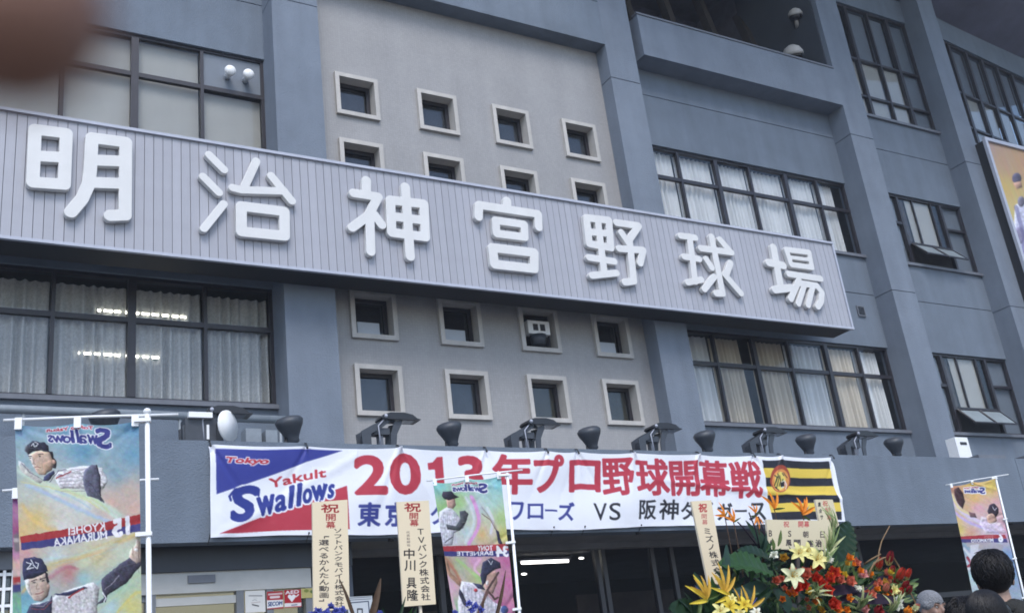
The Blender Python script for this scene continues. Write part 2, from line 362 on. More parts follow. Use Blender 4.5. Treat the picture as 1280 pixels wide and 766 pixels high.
def blur(m, r):
    if r < 1: return m
    for ax in (0, 1):
        c = np.cumsum(np.pad(m, [(r + 1, r) if a == ax else (0, 0) for a in (0, 1)], mode='edge'), ax)
        m = (np.take(c, range(2 * r + 1, c.shape[ax]), ax) - np.take(c, range(0, c.shape[ax] - 2 * r - 1), ax)) / (2 * r + 1)
    return m
def painterly(cv, seed=0, warp=.3, mott=5):
    g = np.random.default_rng(seed); h, w_ = cv.a.shape[:2]
    def nz(sc):
        k = max(2, int(cv.S * sc)); n = g.normal(size=(h // k + 3, w_ // k + 3)); fy = np.arange(h) / k; fx = np.arange(w_) / k; j = fy.astype(int); i = fx.astype(int); fy = (fy - j)[:, None]; fx = (fx - i)[None]
        return n[j][:, i] * (1 - fy) * (1 - fx) + n[j + 1][:, i] * fy * (1 - fx) + n[j][:, i + 1] * (1 - fy) * fx + n[j + 1][:, i + 1] * fy * fx
    yy, xx = np.mgrid[0:h, 0:w_]; dx = (nz(2.2) * .6 + nz(5)) * warp * cv.S; dy = (nz(2.2) * .6 + nz(5)) * warp * cv.S
    cv.a = cv.a[np.clip(yy + dy, 0, h - 1).astype(int), np.clip(xx + dx, 0, w_ - 1).astype(int)]
    cv.a = np.clip(cv.a + (nz(1.1) * mott * .6 + nz(3.5) * mott * .7)[..., None] + np.stack([nz(2.5), nz(2.5), nz(2.5)], -1) * mott * .6, 0, 255)
    for k in range(int(h * w_ / cv.S ** 2 / 90)):
        x, y = g.uniform(0, w_), g.uniform(0, h); c = cv.a[int(y), int(x)]; a = g.uniform(0, 3.14); L = g.uniform(2, 7) * cv.S; p = np.array([[x, y], [x + L * math.cos(a), y + L * math.sin(a)]])
        t0 = cv.tf; cv.tf = lambda q: np.asarray(q, float); cv.line(p / cv.S + [cv.x0, cv.y0], g.uniform(.5, 1.4), np.clip(c + g.normal(0, 13), 0, 255), .5, .7); cv.tf = t0
    gry = cv.a.mean(-1, keepdims=True); cv.a = cv.a * .88 + gry * .12; return cv
def printed(name, P, cv, m, parent, gain=1.0, disp=None, **kw):
    """P: grid (h,w,3) of points where the print lies flat; colours sampled from the canvas there; disp moves the cloth afterwards"""
    c = lin(np.clip(np.stack([blur(cv.a[..., k], max(1, int(cv.S * .25))) for k in range(3)], -1), 0, 255)); cv2 = Canvas.__new__(Canvas); cv2.__dict__.update(cv.__dict__); cv2.a = c
    rgb = cv2.sample(proj(P)) * gain
    mb = MB(); mb.grid(P if disp is None else P + disp)
    o = mb.build(name, m, parent, **kw)
    at_ = o.data.color_attributes.new('print', 'FLOAT_COLOR', 'POINT')
    at_.data.foreach_set('color', np.concatenate([rgb.reshape(-1, 3), np.ones((rgb.size // 3, 1))], 1).astype(np.float32).ravel())
    return o
def bilin(TL, TR, BR, BL, nu, nv):
    u = np.linspace(0, 1, nu)[None, :, None]; v = np.linspace(0, 1, nv)[:, None, None]
    TL, TR, BR, BL = [np.asarray(p, float) for p in (TL, TR, BR, BL)]
    return (1 - u) * (1 - v) * TL + u * (1 - v) * TR + u * v * BR + (1 - u) * v * BL

# ================================================================== the ground and the building
g = MB(); g.add([(-300, -300, -EYE), (300, -300, -EYE), (300, 300, -EYE), (-300, 300, -EYE)], [(0, 1, 2, 3)])
g.build('ground', M['ground'], kind='structure')
B = thing('stadium_building', 'slate blue concrete stadium front with pillars and dark framed windows', 'building', (16, 19.35, -EYE))
YW, YP, YT = 19.35, 18.70, 19.15
X0, X1 = -6.0, 25.95
JZ = (10.32, 15.64)
def wallstrip(x0, x1, z0, z1, y=YW, xf=None, m='plaster', d=.35):
    mb = MB(xf); cuts = [z0] + [j for j in JZ if z0 + .05 < j < z1 - .05] + [z1]
    for a, b in zip(cuts[:-1], cuts[1:]):
        mb.box(x0, x1, y, y + d, a + (.012 if a != z0 else 0), b - (.012 if b != z1 else 0))
    mb.box(x0, x1, y + .03, y + d - .01, z0 + .01, z1 - .01)
    return mb.build('wall', M[m], B)
def pillar(x0, x1, z0=4.3, z1=24.0, xf=None, y0=YP):
    mb = MB(xf); cuts = [z0, JZ[0] - .08, JZ[1] - .2, z1]
    for a, b in zip(cuts[:-1], cuts[1:]): mb.box(x0, x1, y0, YW + .3, a + .012, b - .012)
    mb.box(x0 + .03, x1 - .03, y0 + .03, YW + .29, z0, z1); return mb.build('pillar', M['pillar'], B)
pillar(-3.6, -2.5); pillar(6.66, 7.73); pillar(15.9, 16.88); pillar(24.95, 25.97); pillar(30.42, 31.3)
# window openings per bay; each bay: x range and openings in z
LO, UP, TOP = (6.2, 8.68), (11.6, 14.05), (16.9, 21.4)
def bay(x0, x1, opens, ztop, xf=None, y=YW):
    z = 3.2
    for a, b in opens: wallstrip(x0, x1, z, a, y, xf); z = b
    if z < ztop: wallstrip(x0, x1, z, ztop, y, xf)
bay(-2.5, 6.66, [LO, (11.6, 14.2)], 24)
bay(16.88, 24.95, [LO, UP], 17.8)
bay(25.97, 30.42, [LO, UP, TOP], 24)
# flush upper bands between the pillars
bm = MB(); bm.box(7.73, 15.9, YP, YT, 16.47, 17.84); bm.box(7.73, 15.9, YP, YT, 17.866, 24); bm.box(7.75, 15.88, YP + .03, YT, 17.8, 17.9); bm.build('beam', M['plaster'], B)
pp = MB(); pp.box(17.22, 24.95, YP, YP + .16, 16.47, 17.8); pp.box(17.22, 17.38, YP + .16, YW, 16.47, 17.8); pp.box(17.38, 24.95, YP + .16, YW, 16.47, 16.62); pa = pp.build('parapet', M['pillar'], B)
cp = MB(); cp.box(17.19, 24.95, YP - .03, YP + .2, 17.803, 17.86); cp.build('coping', M['sill'], pa)
# open loggia behind the parapet
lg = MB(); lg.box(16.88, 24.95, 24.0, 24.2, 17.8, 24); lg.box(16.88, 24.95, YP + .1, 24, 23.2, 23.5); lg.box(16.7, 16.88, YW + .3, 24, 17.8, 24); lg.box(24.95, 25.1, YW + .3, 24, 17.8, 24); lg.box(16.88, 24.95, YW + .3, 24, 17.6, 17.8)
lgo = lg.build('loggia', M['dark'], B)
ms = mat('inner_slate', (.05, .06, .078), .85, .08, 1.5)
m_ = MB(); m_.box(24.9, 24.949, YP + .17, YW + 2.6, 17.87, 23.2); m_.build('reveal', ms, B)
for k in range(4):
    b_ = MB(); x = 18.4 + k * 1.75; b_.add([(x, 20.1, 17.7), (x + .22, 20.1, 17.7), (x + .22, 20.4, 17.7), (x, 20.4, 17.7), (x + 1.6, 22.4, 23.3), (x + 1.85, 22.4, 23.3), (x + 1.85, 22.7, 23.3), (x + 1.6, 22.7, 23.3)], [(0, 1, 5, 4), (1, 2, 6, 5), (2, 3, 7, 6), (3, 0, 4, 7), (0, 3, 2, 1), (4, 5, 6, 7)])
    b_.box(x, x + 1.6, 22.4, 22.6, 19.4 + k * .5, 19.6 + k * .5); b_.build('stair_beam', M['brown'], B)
# tiled panel with its sixteen square windows
TX = [8.735 + 1.0275 * 2 * k * .999 for k in range(4)]; TX = [8.735, 10.79, 12.835, 14.88]
TZ = [13.54, 11.82, 8.19, 6.53]
xs = [7.73] + [v for x in TX for v in (x - .47, x + .47)] + [15.9]
zs = [4.3] + [v for z in sorted(TZ) for v in (z - .49, z + .49)] + [16.47]
tw = MB()
for i in range(len(xs) - 1):
    for j in range(len(zs) - 1):
        if i % 2 == 1 and j % 2 == 1: continue
        tw.box(xs[i], xs[i + 1], YT, YT + .5, zs[j], zs[j + 1])
tw.build('tiled_wall', M['tile'], B)
sur = MB(); sur.rim(-.525, .525, -.08, .42, -.545, .545, .10); sm_ = sur.mesh('surround', M['beige'])
sfr = MB(); sfr.rim(-.424, .424, .20, .28, -.444, .444, .085); sfm = sfr.mesh('frame', M['frame'])
sgl = MB(); sgl.box(-.34, .34, .235, .243, -.36, .36); sgm = sgl.mesh('pane', M['darkglass'])
scr = MB(); scr.box(-.34, .34, .31, .32, -.36, .36)
scm = [scr.mesh('inner_blind', mat('inner_blind_' + c, rgb, .8, .25, 2.5)) for c, rgb in (('grey', (.14, .15, .17)), ('dark', (.085, .085, .10)), ('warm', (.17, .16, .11)))]
hs = MB(); hs.box(-.30, .20, .16, .2, -.36, -.10); hsm = hs.mesh('raised_sash', mat('white_sash', (.42, .46, .52), .5, .05))
gb = MB(); gb.box(-.34, .34, .46, .5, -.38, .38)
vt = MB(); vt.box(-.28, .30, -.02, .2, -.10, .22)
vt2 = MB(); vt2.box(-.15, -.02, -.03, -.012, -.02, .14); vt2.box(.04, .17, -.03, -.012, -.02, .14)
vt3 = MB(); vt3.tube([(0, .06, -.12), (0, .06, -.36)], [.2, .16], 12)
for r, z in enumerate(TZ):
    for c, x in enumerate(TX):
        w_ = inst('square_window', sm_, (x, YT, z), B)
        inst('frame', sfm, (x, YT, z), w_); inst('pane', sgm, (x, YT, z), w_)
        inst('inner_blind', scm[0 if r == 0 else (1 if r in (1, 2) else (0 if c < 2 else 2))], (x, YT, z), w_)
        if r == 2 and c != 2: inst('raised_sash', hsm, (x, YT, z), w_)
        if r == 2 and c == 2:
            V_ = thing('exhaust_fan', 'white boxy exhaust fan with two square grilles filling a small square window', 'exhaust fan', (x, YT, z - .36))
            for mb, nm, mt in ((vt, 'case', M['white']), (vt2, 'grille', M['frame']), (vt3, 'duct', M['lamp'])):
                o = bpy.data.objects.new(nm, mb.mesh(nm, mt)); o.location = (0, 0, .36); OFF[o.name] = np.array([x, YT, z]); finish(o, V_, None, None, None, None)
# ---- big windows
def window(x0, x1, z0, z1, vm, trans, xf=None, sill=True, label=None, skip=(), gmat='glass', y=YW):
    yf = y + .07
    fm = MB(xf); fm.rim(x0, x1, yf, yf + .1, z0, z1, .07); w_ = fm.build('window', M['frame'], B, label)
    for x, t in vm: MB(xf).box(x - t / 2, x + t / 2, yf - .012 - t * .1, yf + .097, z0 + .07, z1 - .07).build('mullion', M['frame'], w_)
    for zt, t, xa, xb in trans: MB(xf).box(xa, xb, yf - .006, yf + .094, zt - t / 2, zt + t / 2).build('transom', M['frame'], w_)
    if sill: MB(xf).box(x0, x1, y - .09, y + .06, z0 - .09, z0 - .002).build('sill', M['sill'], w_)
    ex = [x0] + [x for x, _ in vm] + [x1]
    for i, (a, b) in enumerate(zip(ex[:-1], ex[1:])):
        zz = [z0] + sorted(t[0] for t in trans if t[2] <= a + .2 and t[3] >= b - .2) + [z1]
        for j, (c, d) in enumerate(zip(zz[:-1], zz[1:])):
            if (i, j) in skip: continue
            yy = yf + (.05 if i % 2 else .066); MB(xf).box(a + .03, b - .03, yy, yy + .006, c + .03, d - .03).build('pane', M[gmat], w_)
    return w_
def curtain(x0, x1, z0, z1, m, label, group, folds=9, amp=.045, y=YW + .30, seed=0, xf=None, name='curtain'):
    g = np.random.default_rng(seed); n = folds * 9; u = np.linspace(0, 1, n); ph = np.cumsum(g.uniform(.5, 1.5, n)); ph = ph / ph[-1] * folds * 2 * np.pi
    rows = []
    for k, v in enumerate(np.linspace(0, 1, 8)):
        am = amp * (.55 + .6 * v) * (1 + .5 * np.sin(u * 11 + seed)); x = x0 + (x1 - x0) * u + .012 * np.sin(ph * .5 + 3 * v + seed) * v
        rows.append(np.stack([x, y + am * np.sin(ph + .25 * np.sin(v * 3 + seed)), np.full(n, z1 + (z0 - z1) * v)], 1))
    mb = MB(xf); mb.grid(np.array(rows)); return mb.build(name, M[m] if isinstance(m, str) else m, None, label, 'curtain', group)
def roller(x0, x1, z0, z1, label, m='blind', y=YW + .24, xf=None, slats=False, group=None):
    mb = MB(xf)
    if slats:
        k = int((z1 - z0) / .05)
        for i in range(k): zc = z0 + (i + .5) * (z1 - z0) / k; mb.add([(x0, y + .003, zc + .026), (x1, y + .003, zc + .026), (x1, y - .003, zc - .024), (x0, y - .003, zc - .024)], [(0, 1, 2, 3)])
    else: mb.box(x0, x1, y, y + .006, z0, z1); mb.box(x0, x1, y - .01, y + .02, z0 - .03, z0)
    return mb.build('blind', M[m], None, label, 'blind', group)
ORD = ['first', 'second', 'third', 'fourth', 'fifth', 'sixth']
LM = [(-1.55, .07), (-.2, .14), (1.17, .07), (2.54, .07), (3.92, .15), (5.3, .07)]
window(-2.5, 6.66, *LO, LM, [(7.79, .1, -2.5, 6.66)], label='lower window row left of the small square windows')
window(-2.5, 6.66, 11.6, 14.2, LM, [(13.24, .1, -2.5, 6.66)], label='upper left window row above the signboard', skip=((6, 1),))
RMU = [(18.36, .07), (19.73, .13), (21.0, .07), (22.43, .13), (23.72, .07)]
window(16.88, 24.95, *UP, RMU, [(13.12, .1, 16.88, 24.95)], label='window row above the right end of the signboard')
window(16.88, 24.95, *LO, RMU, [(7.8, .1, 16.88, 24.95)], label='window row below the right end of the signboard')
nm = ['at the photo edge', 'left of the fluorescent glints', 'behind the left glints', 'beside the blue pillar']
for i, (a, b) in enumerate(((-.15, 1.12), (1.2, 2.5), (2.58, 3.86), (3.98, 5.26), (5.34, 6.6))):
    curtain(a, b, 6.28, 8.5, 'lace', 'grey lace curtain in the lower left window row, %s' % (['just outside the left edge', 'leftmost one seen', 'second pane column from the left', 'third pane column from the left', 'pane column beside the blue pillar'][i]), 'lace curtains in the lower left windows', 7, .075, seed=i)
ex = [16.95, 18.36, 19.73, 21.0, 22.43, 23.72, 24.88]
for i in range(6):
    curtain(ex[i] + .05, ex[i + 1] - (.3 if i == 5 else .05), 11.68, 14.0, 'curtain', 'bright white curtain in the upper right window row, %s pane column from the left' % ORD[i], 'white curtains in the upper right window row', 8, .06, seed=20 + i)
for i in range(6):
    a, b = ex[i] + .05, ex[i + 1] - .06
    if i == 1: b -= .3
    if i == 5: b -= .12
    tan = i in (1, 2, 4)
    curtain(a, b, 6.28, 8.6, 'tan' if tan else 'curtain', '%s curtain in the lower right window row, %s pane column from the left' % ('tan' if tan else 'off white', ORD[i]), 'curtains in the lower right window row', 7, .075, seed=40 + i)
for i, (a, b) in enumerate(((-.15, 1.12), (1.2, 2.5), (2.58, 3.86), (3.98, 5.26))):
    roller(a, b, 11.65, 14.15, 'pale slatted blind in the upper left window row, %s from the left' % ORD[i], slats=False, group='slatted blinds in the upper left window row')
roller(5.34, 6.6, 11.65, 13.2, 'pale slatted blind under the pane with two round vent caps', slats=False, group='slatted blinds in the upper left window row')
vp = MB(); vp.box(5.34, 6.6, YW + .11, YW + .125, 13.29, 14.13); vp.build('vent_panel', M['film'], B)
for x in (5.85, 6.25):
    vc = MB(); vc.tube([(x, YW + .1, 13.62), (x, YW - .12, 13.62)], [.07, .07], 14); vc.ball((x, YW - .16, 13.62), (.125, .09, .125), 16, 10)
    vc.build('vent_cap', M['white'], None, 'round white vent cap on the upper left window, %s of the pair' % ('left' if x < 6 else 'right'), 'vent cap', 'white vent caps')
# bay between the two right pillars: sliders with a hopper below
for (z0, z1), nmz in ((UP, 'upper'), (LO, 'lower')):
    w_ = window(25.97, 30.42, z0, z1, [(27.3, .1), (29.38, .1)], [(z0 + .78, .09, 27.3, 29.38), (z1 - .92, .07, 29.38, 30.42), (z1 - 1.0, .09, 25.97, 27.3)], label='%s window between the two right pillars with a tilted hopper' % nmz, skip=((1, 0), (1, 1)))
    MB().box(28.02, 28.07, YW + .08, YW + .13, z0 + .82, z1 - .07).build('slider_stile', M['frame'], w_)
    MB().box(28.9, 28.95, YW + .06, YW + .11, z0 + .82, z1 - .07).build('slider_stile', M['frame'], w_)
    MB().box(27.35, 29.33, YW + .12, YW + .126, z0 + .83, z1 - .08).build('pane', M['glass'], w_)
    roller(27.75, 28.92, z0 + .84, z1 - .08, 'white roller blind in the %s window between the right pillars' % nmz, y=YW + .16)
    roller(27.36, 27.72, z0 + .84, z1 - .08, 'brown half drawn blind in the %s window between the right pillars' % nmz, 'brown', y=YW + .2)
    roller(29.44, 30.35, z0 + .08, z1 - .08, 'grey blind at the right side of the %s window between the right pillars' % nmz, 'film', y=YW + .2)
    roller(26.1, 27.25, z0 + .08, z1 - .08, 'grey blind at the left side of the %s window between the right pillars' % nmz, 'film', y=YW + .2)
    for a, b in ((27.36, 28.3), (28.36, 29.32)):
        t0 = np.array([YW + .02, z0 + .73]); t1 = np.array([YW - .42, z0 + .22])
        h = MB(); h.add([(a, t0[0], t0[1]), (b, t0[0], t0[1]), (b, t1[0], t1[1]), (a, t1[0], t1[1]), (a, t0[0] + .03, t0[1] + .03), (b, t0[0] + .03, t0[1] + .03), (b, t1[0] + .03, t1[1] + .03), (a, t1[0] + .03, t1[1] + .03)], [(0, 3, 2, 1), (4, 5, 6, 7), (0, 1, 5, 4), (1, 2, 6, 5), (2, 3, 7, 6), (3, 0, 4, 7)])
        h.build('hopper', mat('hopper_pane', (.24, .28, .30), .25, .1, 2), w_)
        fr = MB(); P4 = [(a, t0[0] - .012, t0[1] - .01), (b, t0[0] - .012, t0[1] - .01), (b, t1[0] - .012, t1[1] - .01), (a, t1[0] - .012, t1[1] - .01)]
        fr.tube(P4 + [P4[0]], .03, 4, False); fr.build('hopper_frame', M['frame'], w_)
# tall window above them
def tallwin(x0, x1, vms, tag_, xf=None, n0=0):
    w_ = window(x0, x1, *TOP, vms, [(19.2, .08, x0, x1), (17.72, .08, x0, x1)], label='tall three tier window %s' % tag_, xf=xf)
    ex = [x0] + [v[0] for v in vms] + [x1]
    for i, (a, b) in enumerate(zip(ex[:-1], ex[1:])):
        mt = 'film' if (tag_.startswith('between') and i == 3) else 'blind'
        roller(a + .07, b - .07, 17.0, 19.15, '%s blind %s from the left in the tall window %s' % ('grey' if mt == 'film' else 'pale', ORD[min(i, 5)], tag_), mt, y=YW + .2, xf=xf)
        bl = MB(xf); bl.box(a + .07, b - .07, YW + .25, YW + .26, 19.25, 21.3); bl.build('reflection_sheet', M['film'], w_)  # grey sheet stands in for the reflection in the top panes
tallwin(25.97, 30.42, [(27.32, .13), (28.42, .07), (29.4, .13)], 'between the right pillars')
PV = np.array([31.3, YW]); ca, sa = math.cos(R_(6.2)), math.sin(R_(6.2))
def bend(V): x = V[:, 0] - PV[0]; y = V[:, 1] - PV[1]; return np.stack([PV[0] + x * ca - y * sa, PV[1] + x * sa + y * ca, V[:, 2]], 1)
tallwin(31.3, 40, [(33.02, .15), (34.2, .15), (35.3, .15), (36.4, .15), (37.5, .15)], 'beyond the rightmost pillar', xf=bend)
z = 3.2
for a, b in (UP, TOP): wallstrip(31.3, 40, z, a, YW, bend); z = b
wallstrip(31.3, 40, z, 24, YW, bend)
window(31.3, 40, *UP, [(33.0, .1), (35, .1)], [(13.1, .1, 31.3, 40)], xf=bend, label='window behind the framed poster')
# rooms behind the glass
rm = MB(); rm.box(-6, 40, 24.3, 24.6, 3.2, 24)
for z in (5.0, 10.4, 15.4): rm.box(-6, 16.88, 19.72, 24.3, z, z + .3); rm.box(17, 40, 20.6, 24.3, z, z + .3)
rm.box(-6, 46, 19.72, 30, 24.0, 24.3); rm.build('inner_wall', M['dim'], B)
# eave curving out over the right end
ep = []
for x in np.linspace(14, 46, 40):
    row = []
    for t in np.linspace(0, 1, 14):
        y = 19.3 - 7.5 * t; z = 22.35 + 2.6 * (1 - math.cos(t * 1.5)) + .5 * math.sin(t * 3.1); off = max(0, x - 31.3) * math.tan(R_(6.2)) + .011 * max(0, x - 31.3) ** 2
        row.append((x, y + off, z))
    ep.append(row)
ep = np.array(ep); mb = MB(); mb.grid(ep); mb.grid((ep + np.array([0, 0, .5]))[::-1]); mb.grid(np.stack([ep[:, -1], ep[:, -1] + np.array([0, 0, .5])], 1)); mb.build('eave', M['roofu'], B)
# little things on the right wall
vg = MB(); vg.rim(24.02, 24.32, YW - .05, YW, 9.58, 9.9, .03)
vgo = vg.build('wall_vent', M['sill'], None, 'small louvred vent on the blue wall right of the signboard', 'vent')
for k in range(4): MB().box(24.055, 24.285, YW - .045, YW - .005, 9.62 + k * .065, 9.65 + k * .065).build('louvre', M['lamp'], vgo)
for i, (x, z, s) in enumerate(((24.1, 18.25, .34), (24.7, 19.95, .24))):
    t = thing('dome_lamp', ['white dome lamp just behind the balcony parapet', 'small round lamp high in the dark balcony opening'][i], 'lamp', (x, 19.4, z))
    l = MB(); l.lathe([(s, 0), (s * .97, s * .3), (s * .7, s * .75), (s * .25, s), (.02, s * 1.02)], (x, 19.4, z + .3), (-.25, -.3, 1)); l.build('shade', M['beige'], t)
    l = MB(); l.lathe([(s * .3, -.16), (s * .8, -.1), (s * .9, 0), (.02, .02)], (x, 19.4, z + .3), (-.25, -.3, 1)); l.build('lens', M['lampd'], t)
    l = MB(); l.tube([(x, 19.4, z + .2), (x + .3, 19.7, z)], .06, 8); l.build('bracket', M['beige'], t)
# framed player poster at the right edge
t = thing('framed_poster', 'large silver framed poster of a player on orange ground at the right edge', 'poster', (33, 18.45, 11))
MB().box(31.22, 36.0, 18.34, 19.2, 8.0, 16.2).build('case', M['back'], t)
fr = MB(); fr.rim(31.15, 36.05, 18.25, 18.36, 7.95, 16.28, .13); fr.build('frame', M['trim'], t)
cv = Canvas(1215, 165, 1300, 420, 3, (205, 165, 110)).T(4.5, 1200, 170)
cv.field([(150, 80, (180, 150, 140)), (250, 150, (190, 155, 120)), (360, 150, (200, 150, 105)), (240, 300, (215, 185, 90)), (300, 420, (215, 195, 110)), (300, 700, (200, 190, 190)), (370, 700, (190, 190, 210))])
cv.streaks(65, 7, 30); cv.a = cv.a * .7 + np.array([190, 168, 150.]) * .3
cv.pil = 2
cv.ell((320, 240), 26, 32, (90, 85, 105)); cv.poly([(300, 265), (345, 255), (352, 290), (320, 300)], (190, 150, 130))
cv.poly([(310, 390), (380, 350), (390, 900), (330, 900), (300, 560)], (205, 205, 225)); cv.ell((345, 370), 20, 30, (120, 115, 130)); cv.ell((335, 560), 30, 50, (120, 110, 140), .7); cv.line([(315, 400), (360, 560), (350, 760)], 5, (110, 105, 150), .6)
P = bilin((31.28, 18.33, 16.15), (35.92, 18.33, 16.15), (35.92, 18.33, 8.08), (31.28, 18.33, 8.08), 150, 240)
printed('print', P, cv, M['board'], t, .8)

# ================================================================== the signboard
YS = 18.0; SZ0, SZ1, SX1 = 8.50, 11.05, 22.03
S = thing('signboard', 'long lavender grey plank signboard with white raised stadium name', 'signboard', (10, YS, SZ0))
MB().box(-2.0, SX1 - .02, YS + .03, YP - .005, SZ0 + .02, SZ1 - .02).build('backing', M['back'], S)
PW = .168; pk = MB(); pk.box(-PW / 2 + .005, PW / 2 - .005, 0, .03, .0, SZ1 - SZ0 - .12)
pkm = pk.mesh('plank', M['plank'])
n = int((SX1 - .06 + 2) / PW)
for i in range(n):
    o = inst('plank', pkm, (SX1 - .06 - PW * (i + .5), YS + random.uniform(-.002, .003), SZ0 + .06), S)
for a in ((-2, SX1, YS - .05, YS + .029, SZ1 - .058, SZ1), (-2, SX1, YS - .045, YS + .029, SZ0, SZ0 + .058), (SX1 - .058, SX1, YS - .04, YS + .029, SZ0 + .06, SZ1 - .06)):
    MB().box(*a).build('trim', M['trim'], S)
YL = YS - .125
def contour(F, x0, z0, h):
    """closed loops of F=0 (inside F<0) on a grid, by marching squares"""
    ny, nx = F.shape; seg = {}
    def ip(a, b):  # a,b grid nodes (i,j)
        fa, fb = F[a[1], a[0]], F[b[1], b[0]]; t = fa / (fa - fb); return (x0 + h * (a[0] + t * (b[0] - a[0])), z0 + h * (a[1] + t * (b[1] - a[1])))
    IN = F < 0; c = IN[:-1, :-1] * 1 + IN[:-1, 1:] * 2 + IN[1:, 1:] * 4 + IN[1:, :-1] * 8
    js, is_ = np.nonzero((c > 0) & (c < 15)); pt = {}
    tab = {1: [(3, 0)], 2: [(0, 1)], 3: [(3, 1)], 4: [(1, 2)], 5: [(3, 0), (1, 2)], 6: [(0, 2)], 7: [(3, 2)], 8: [(2, 3)], 9: [(2, 0)], 10: [(0, 1), (2, 3)], 11: [(2, 1)], 12: [(1, 3)], 13: [(1, 0)], 14: [(0, 3)]}
    for j, i in zip(js.tolist(), is_.tolist()):
        nd = [(i, j), (i + 1, j), (i + 1, j + 1), (i, j + 1)]; E = [(nd[0], nd[1]), (nd[1], nd[2]), (nd[3], nd[2]), (nd[0], nd[3])]
        for a, b in tab[int(c[j, i])]:
            for k in (a, b):
                if E[k] not in pt: pt[E[k]] = ip(*E[k])
            seg[E[a]] = E[b]
    loops = []
    while seg:
        k0 = next(iter(seg)); L = []; k = k0
        while k in seg: L.append(pt[k]); k = seg.pop(k)
        if len(L) > 8: loops.append(np.array(L))
    return loops
CH = [  # zoom scale, origin, default half width, strokes in that zoom of the photograph
 ('sun and moon character at the left end', 6.385, 0, 120, 54, [[(281, 268), (531, 300), (514, 706), (263, 688), (281, 268)], [(272, 478), (523, 492)], [(735, 338), (722, 583), (708, 703), (655, 820), (567, 925)], [(735, 335), (1005, 370), (1000, 950)], [(1000, 950), (880, 955)], [(735, 512), (1000, 522)], [(720, 690), (1000, 700)]]),
 ('second character', 5.894, 220, 180, 34, [[(245, 80), (355, 190)], [(200, 240), (318, 358)], [(352, 442), (207, 622)], [(592, 128), (505, 315)], [(418, 322), (480, 338), (800, 348)], [(702, 235), (855, 420)], ([(482, 458), (800, 498), (802, 677), (484, 645)], 43, 1)]),
 ('third character', 5.893, 420, 210, 37, [[(225, 92), (225, 180)], [(130, 185), (312, 213), (240, 350), (120, 438)], [(250, 360), (258, 615)], [(285, 345), (338, 418)], ([(402, 237), (648, 265), (660, 508), (412, 475)], 38, 1), [(512, 140), (548, 650)], [(405, 355), (655, 387)]]),
 ('fourth character', 6.383, 580, 230, 37, [[(345, 135), (345, 195)], [(118, 262), (122, 168), (592, 240), (598, 345)], ([(254, 290), (482, 323), (486, 424), (262, 395)], 35, 1), ([(230, 508), (562, 548), (562, 675), (245, 640)], 40, 1)]),
 ('fifth character', 6.964, 715, 255, 33, [([(128, 120), (322, 142), (340, 380), (152, 345)], 35, 1), [(225, 130), (285, 610)], [(140, 242), (335, 258)], [(150, 465), (370, 500)], [(175, 622), (390, 600)], [(388, 162), (582, 190), (500, 310)], [(432, 248), (495, 340)], [(412, 388), (622, 402), (595, 515)], [(505, 330), (540, 670), (462, 680)]]),
 ('sixth character', 7.66, 840, 280, 33, [[(82, 112), (225, 132)], [(118, 312), (262, 335)], [(152, 558), (285, 532)], [(170, 120), (225, 550)], [(278, 232), (572, 272)], [(382, 122), (487, 665), (425, 662)], [(462, 150), (545, 245)], [(330, 335), (383, 418)], [(562, 372), (520, 490)], [(405, 505), (312, 622)], [(505, 480), (662, 662)]]),
 ('seventh character at the right end', 6.383, 945, 295, 31, [[(142, 92), (200, 410)], [(103, 212), (220, 235)], [(152, 427), (285, 412)], ([(244, 108), (426, 131), (448, 250), (284, 228)], 23, 1), ([(262, 168), (440, 190)], 17), ([(262, 302), (518, 340)], 26), ([(345, 350), (280, 500)], 26), ([(350, 375), (490, 398), (527, 450), (522, 520), (495, 562)], 26), ([(385, 400), (340, 540)], 24), ([(452, 415), (418, 552)], 24)]),
]
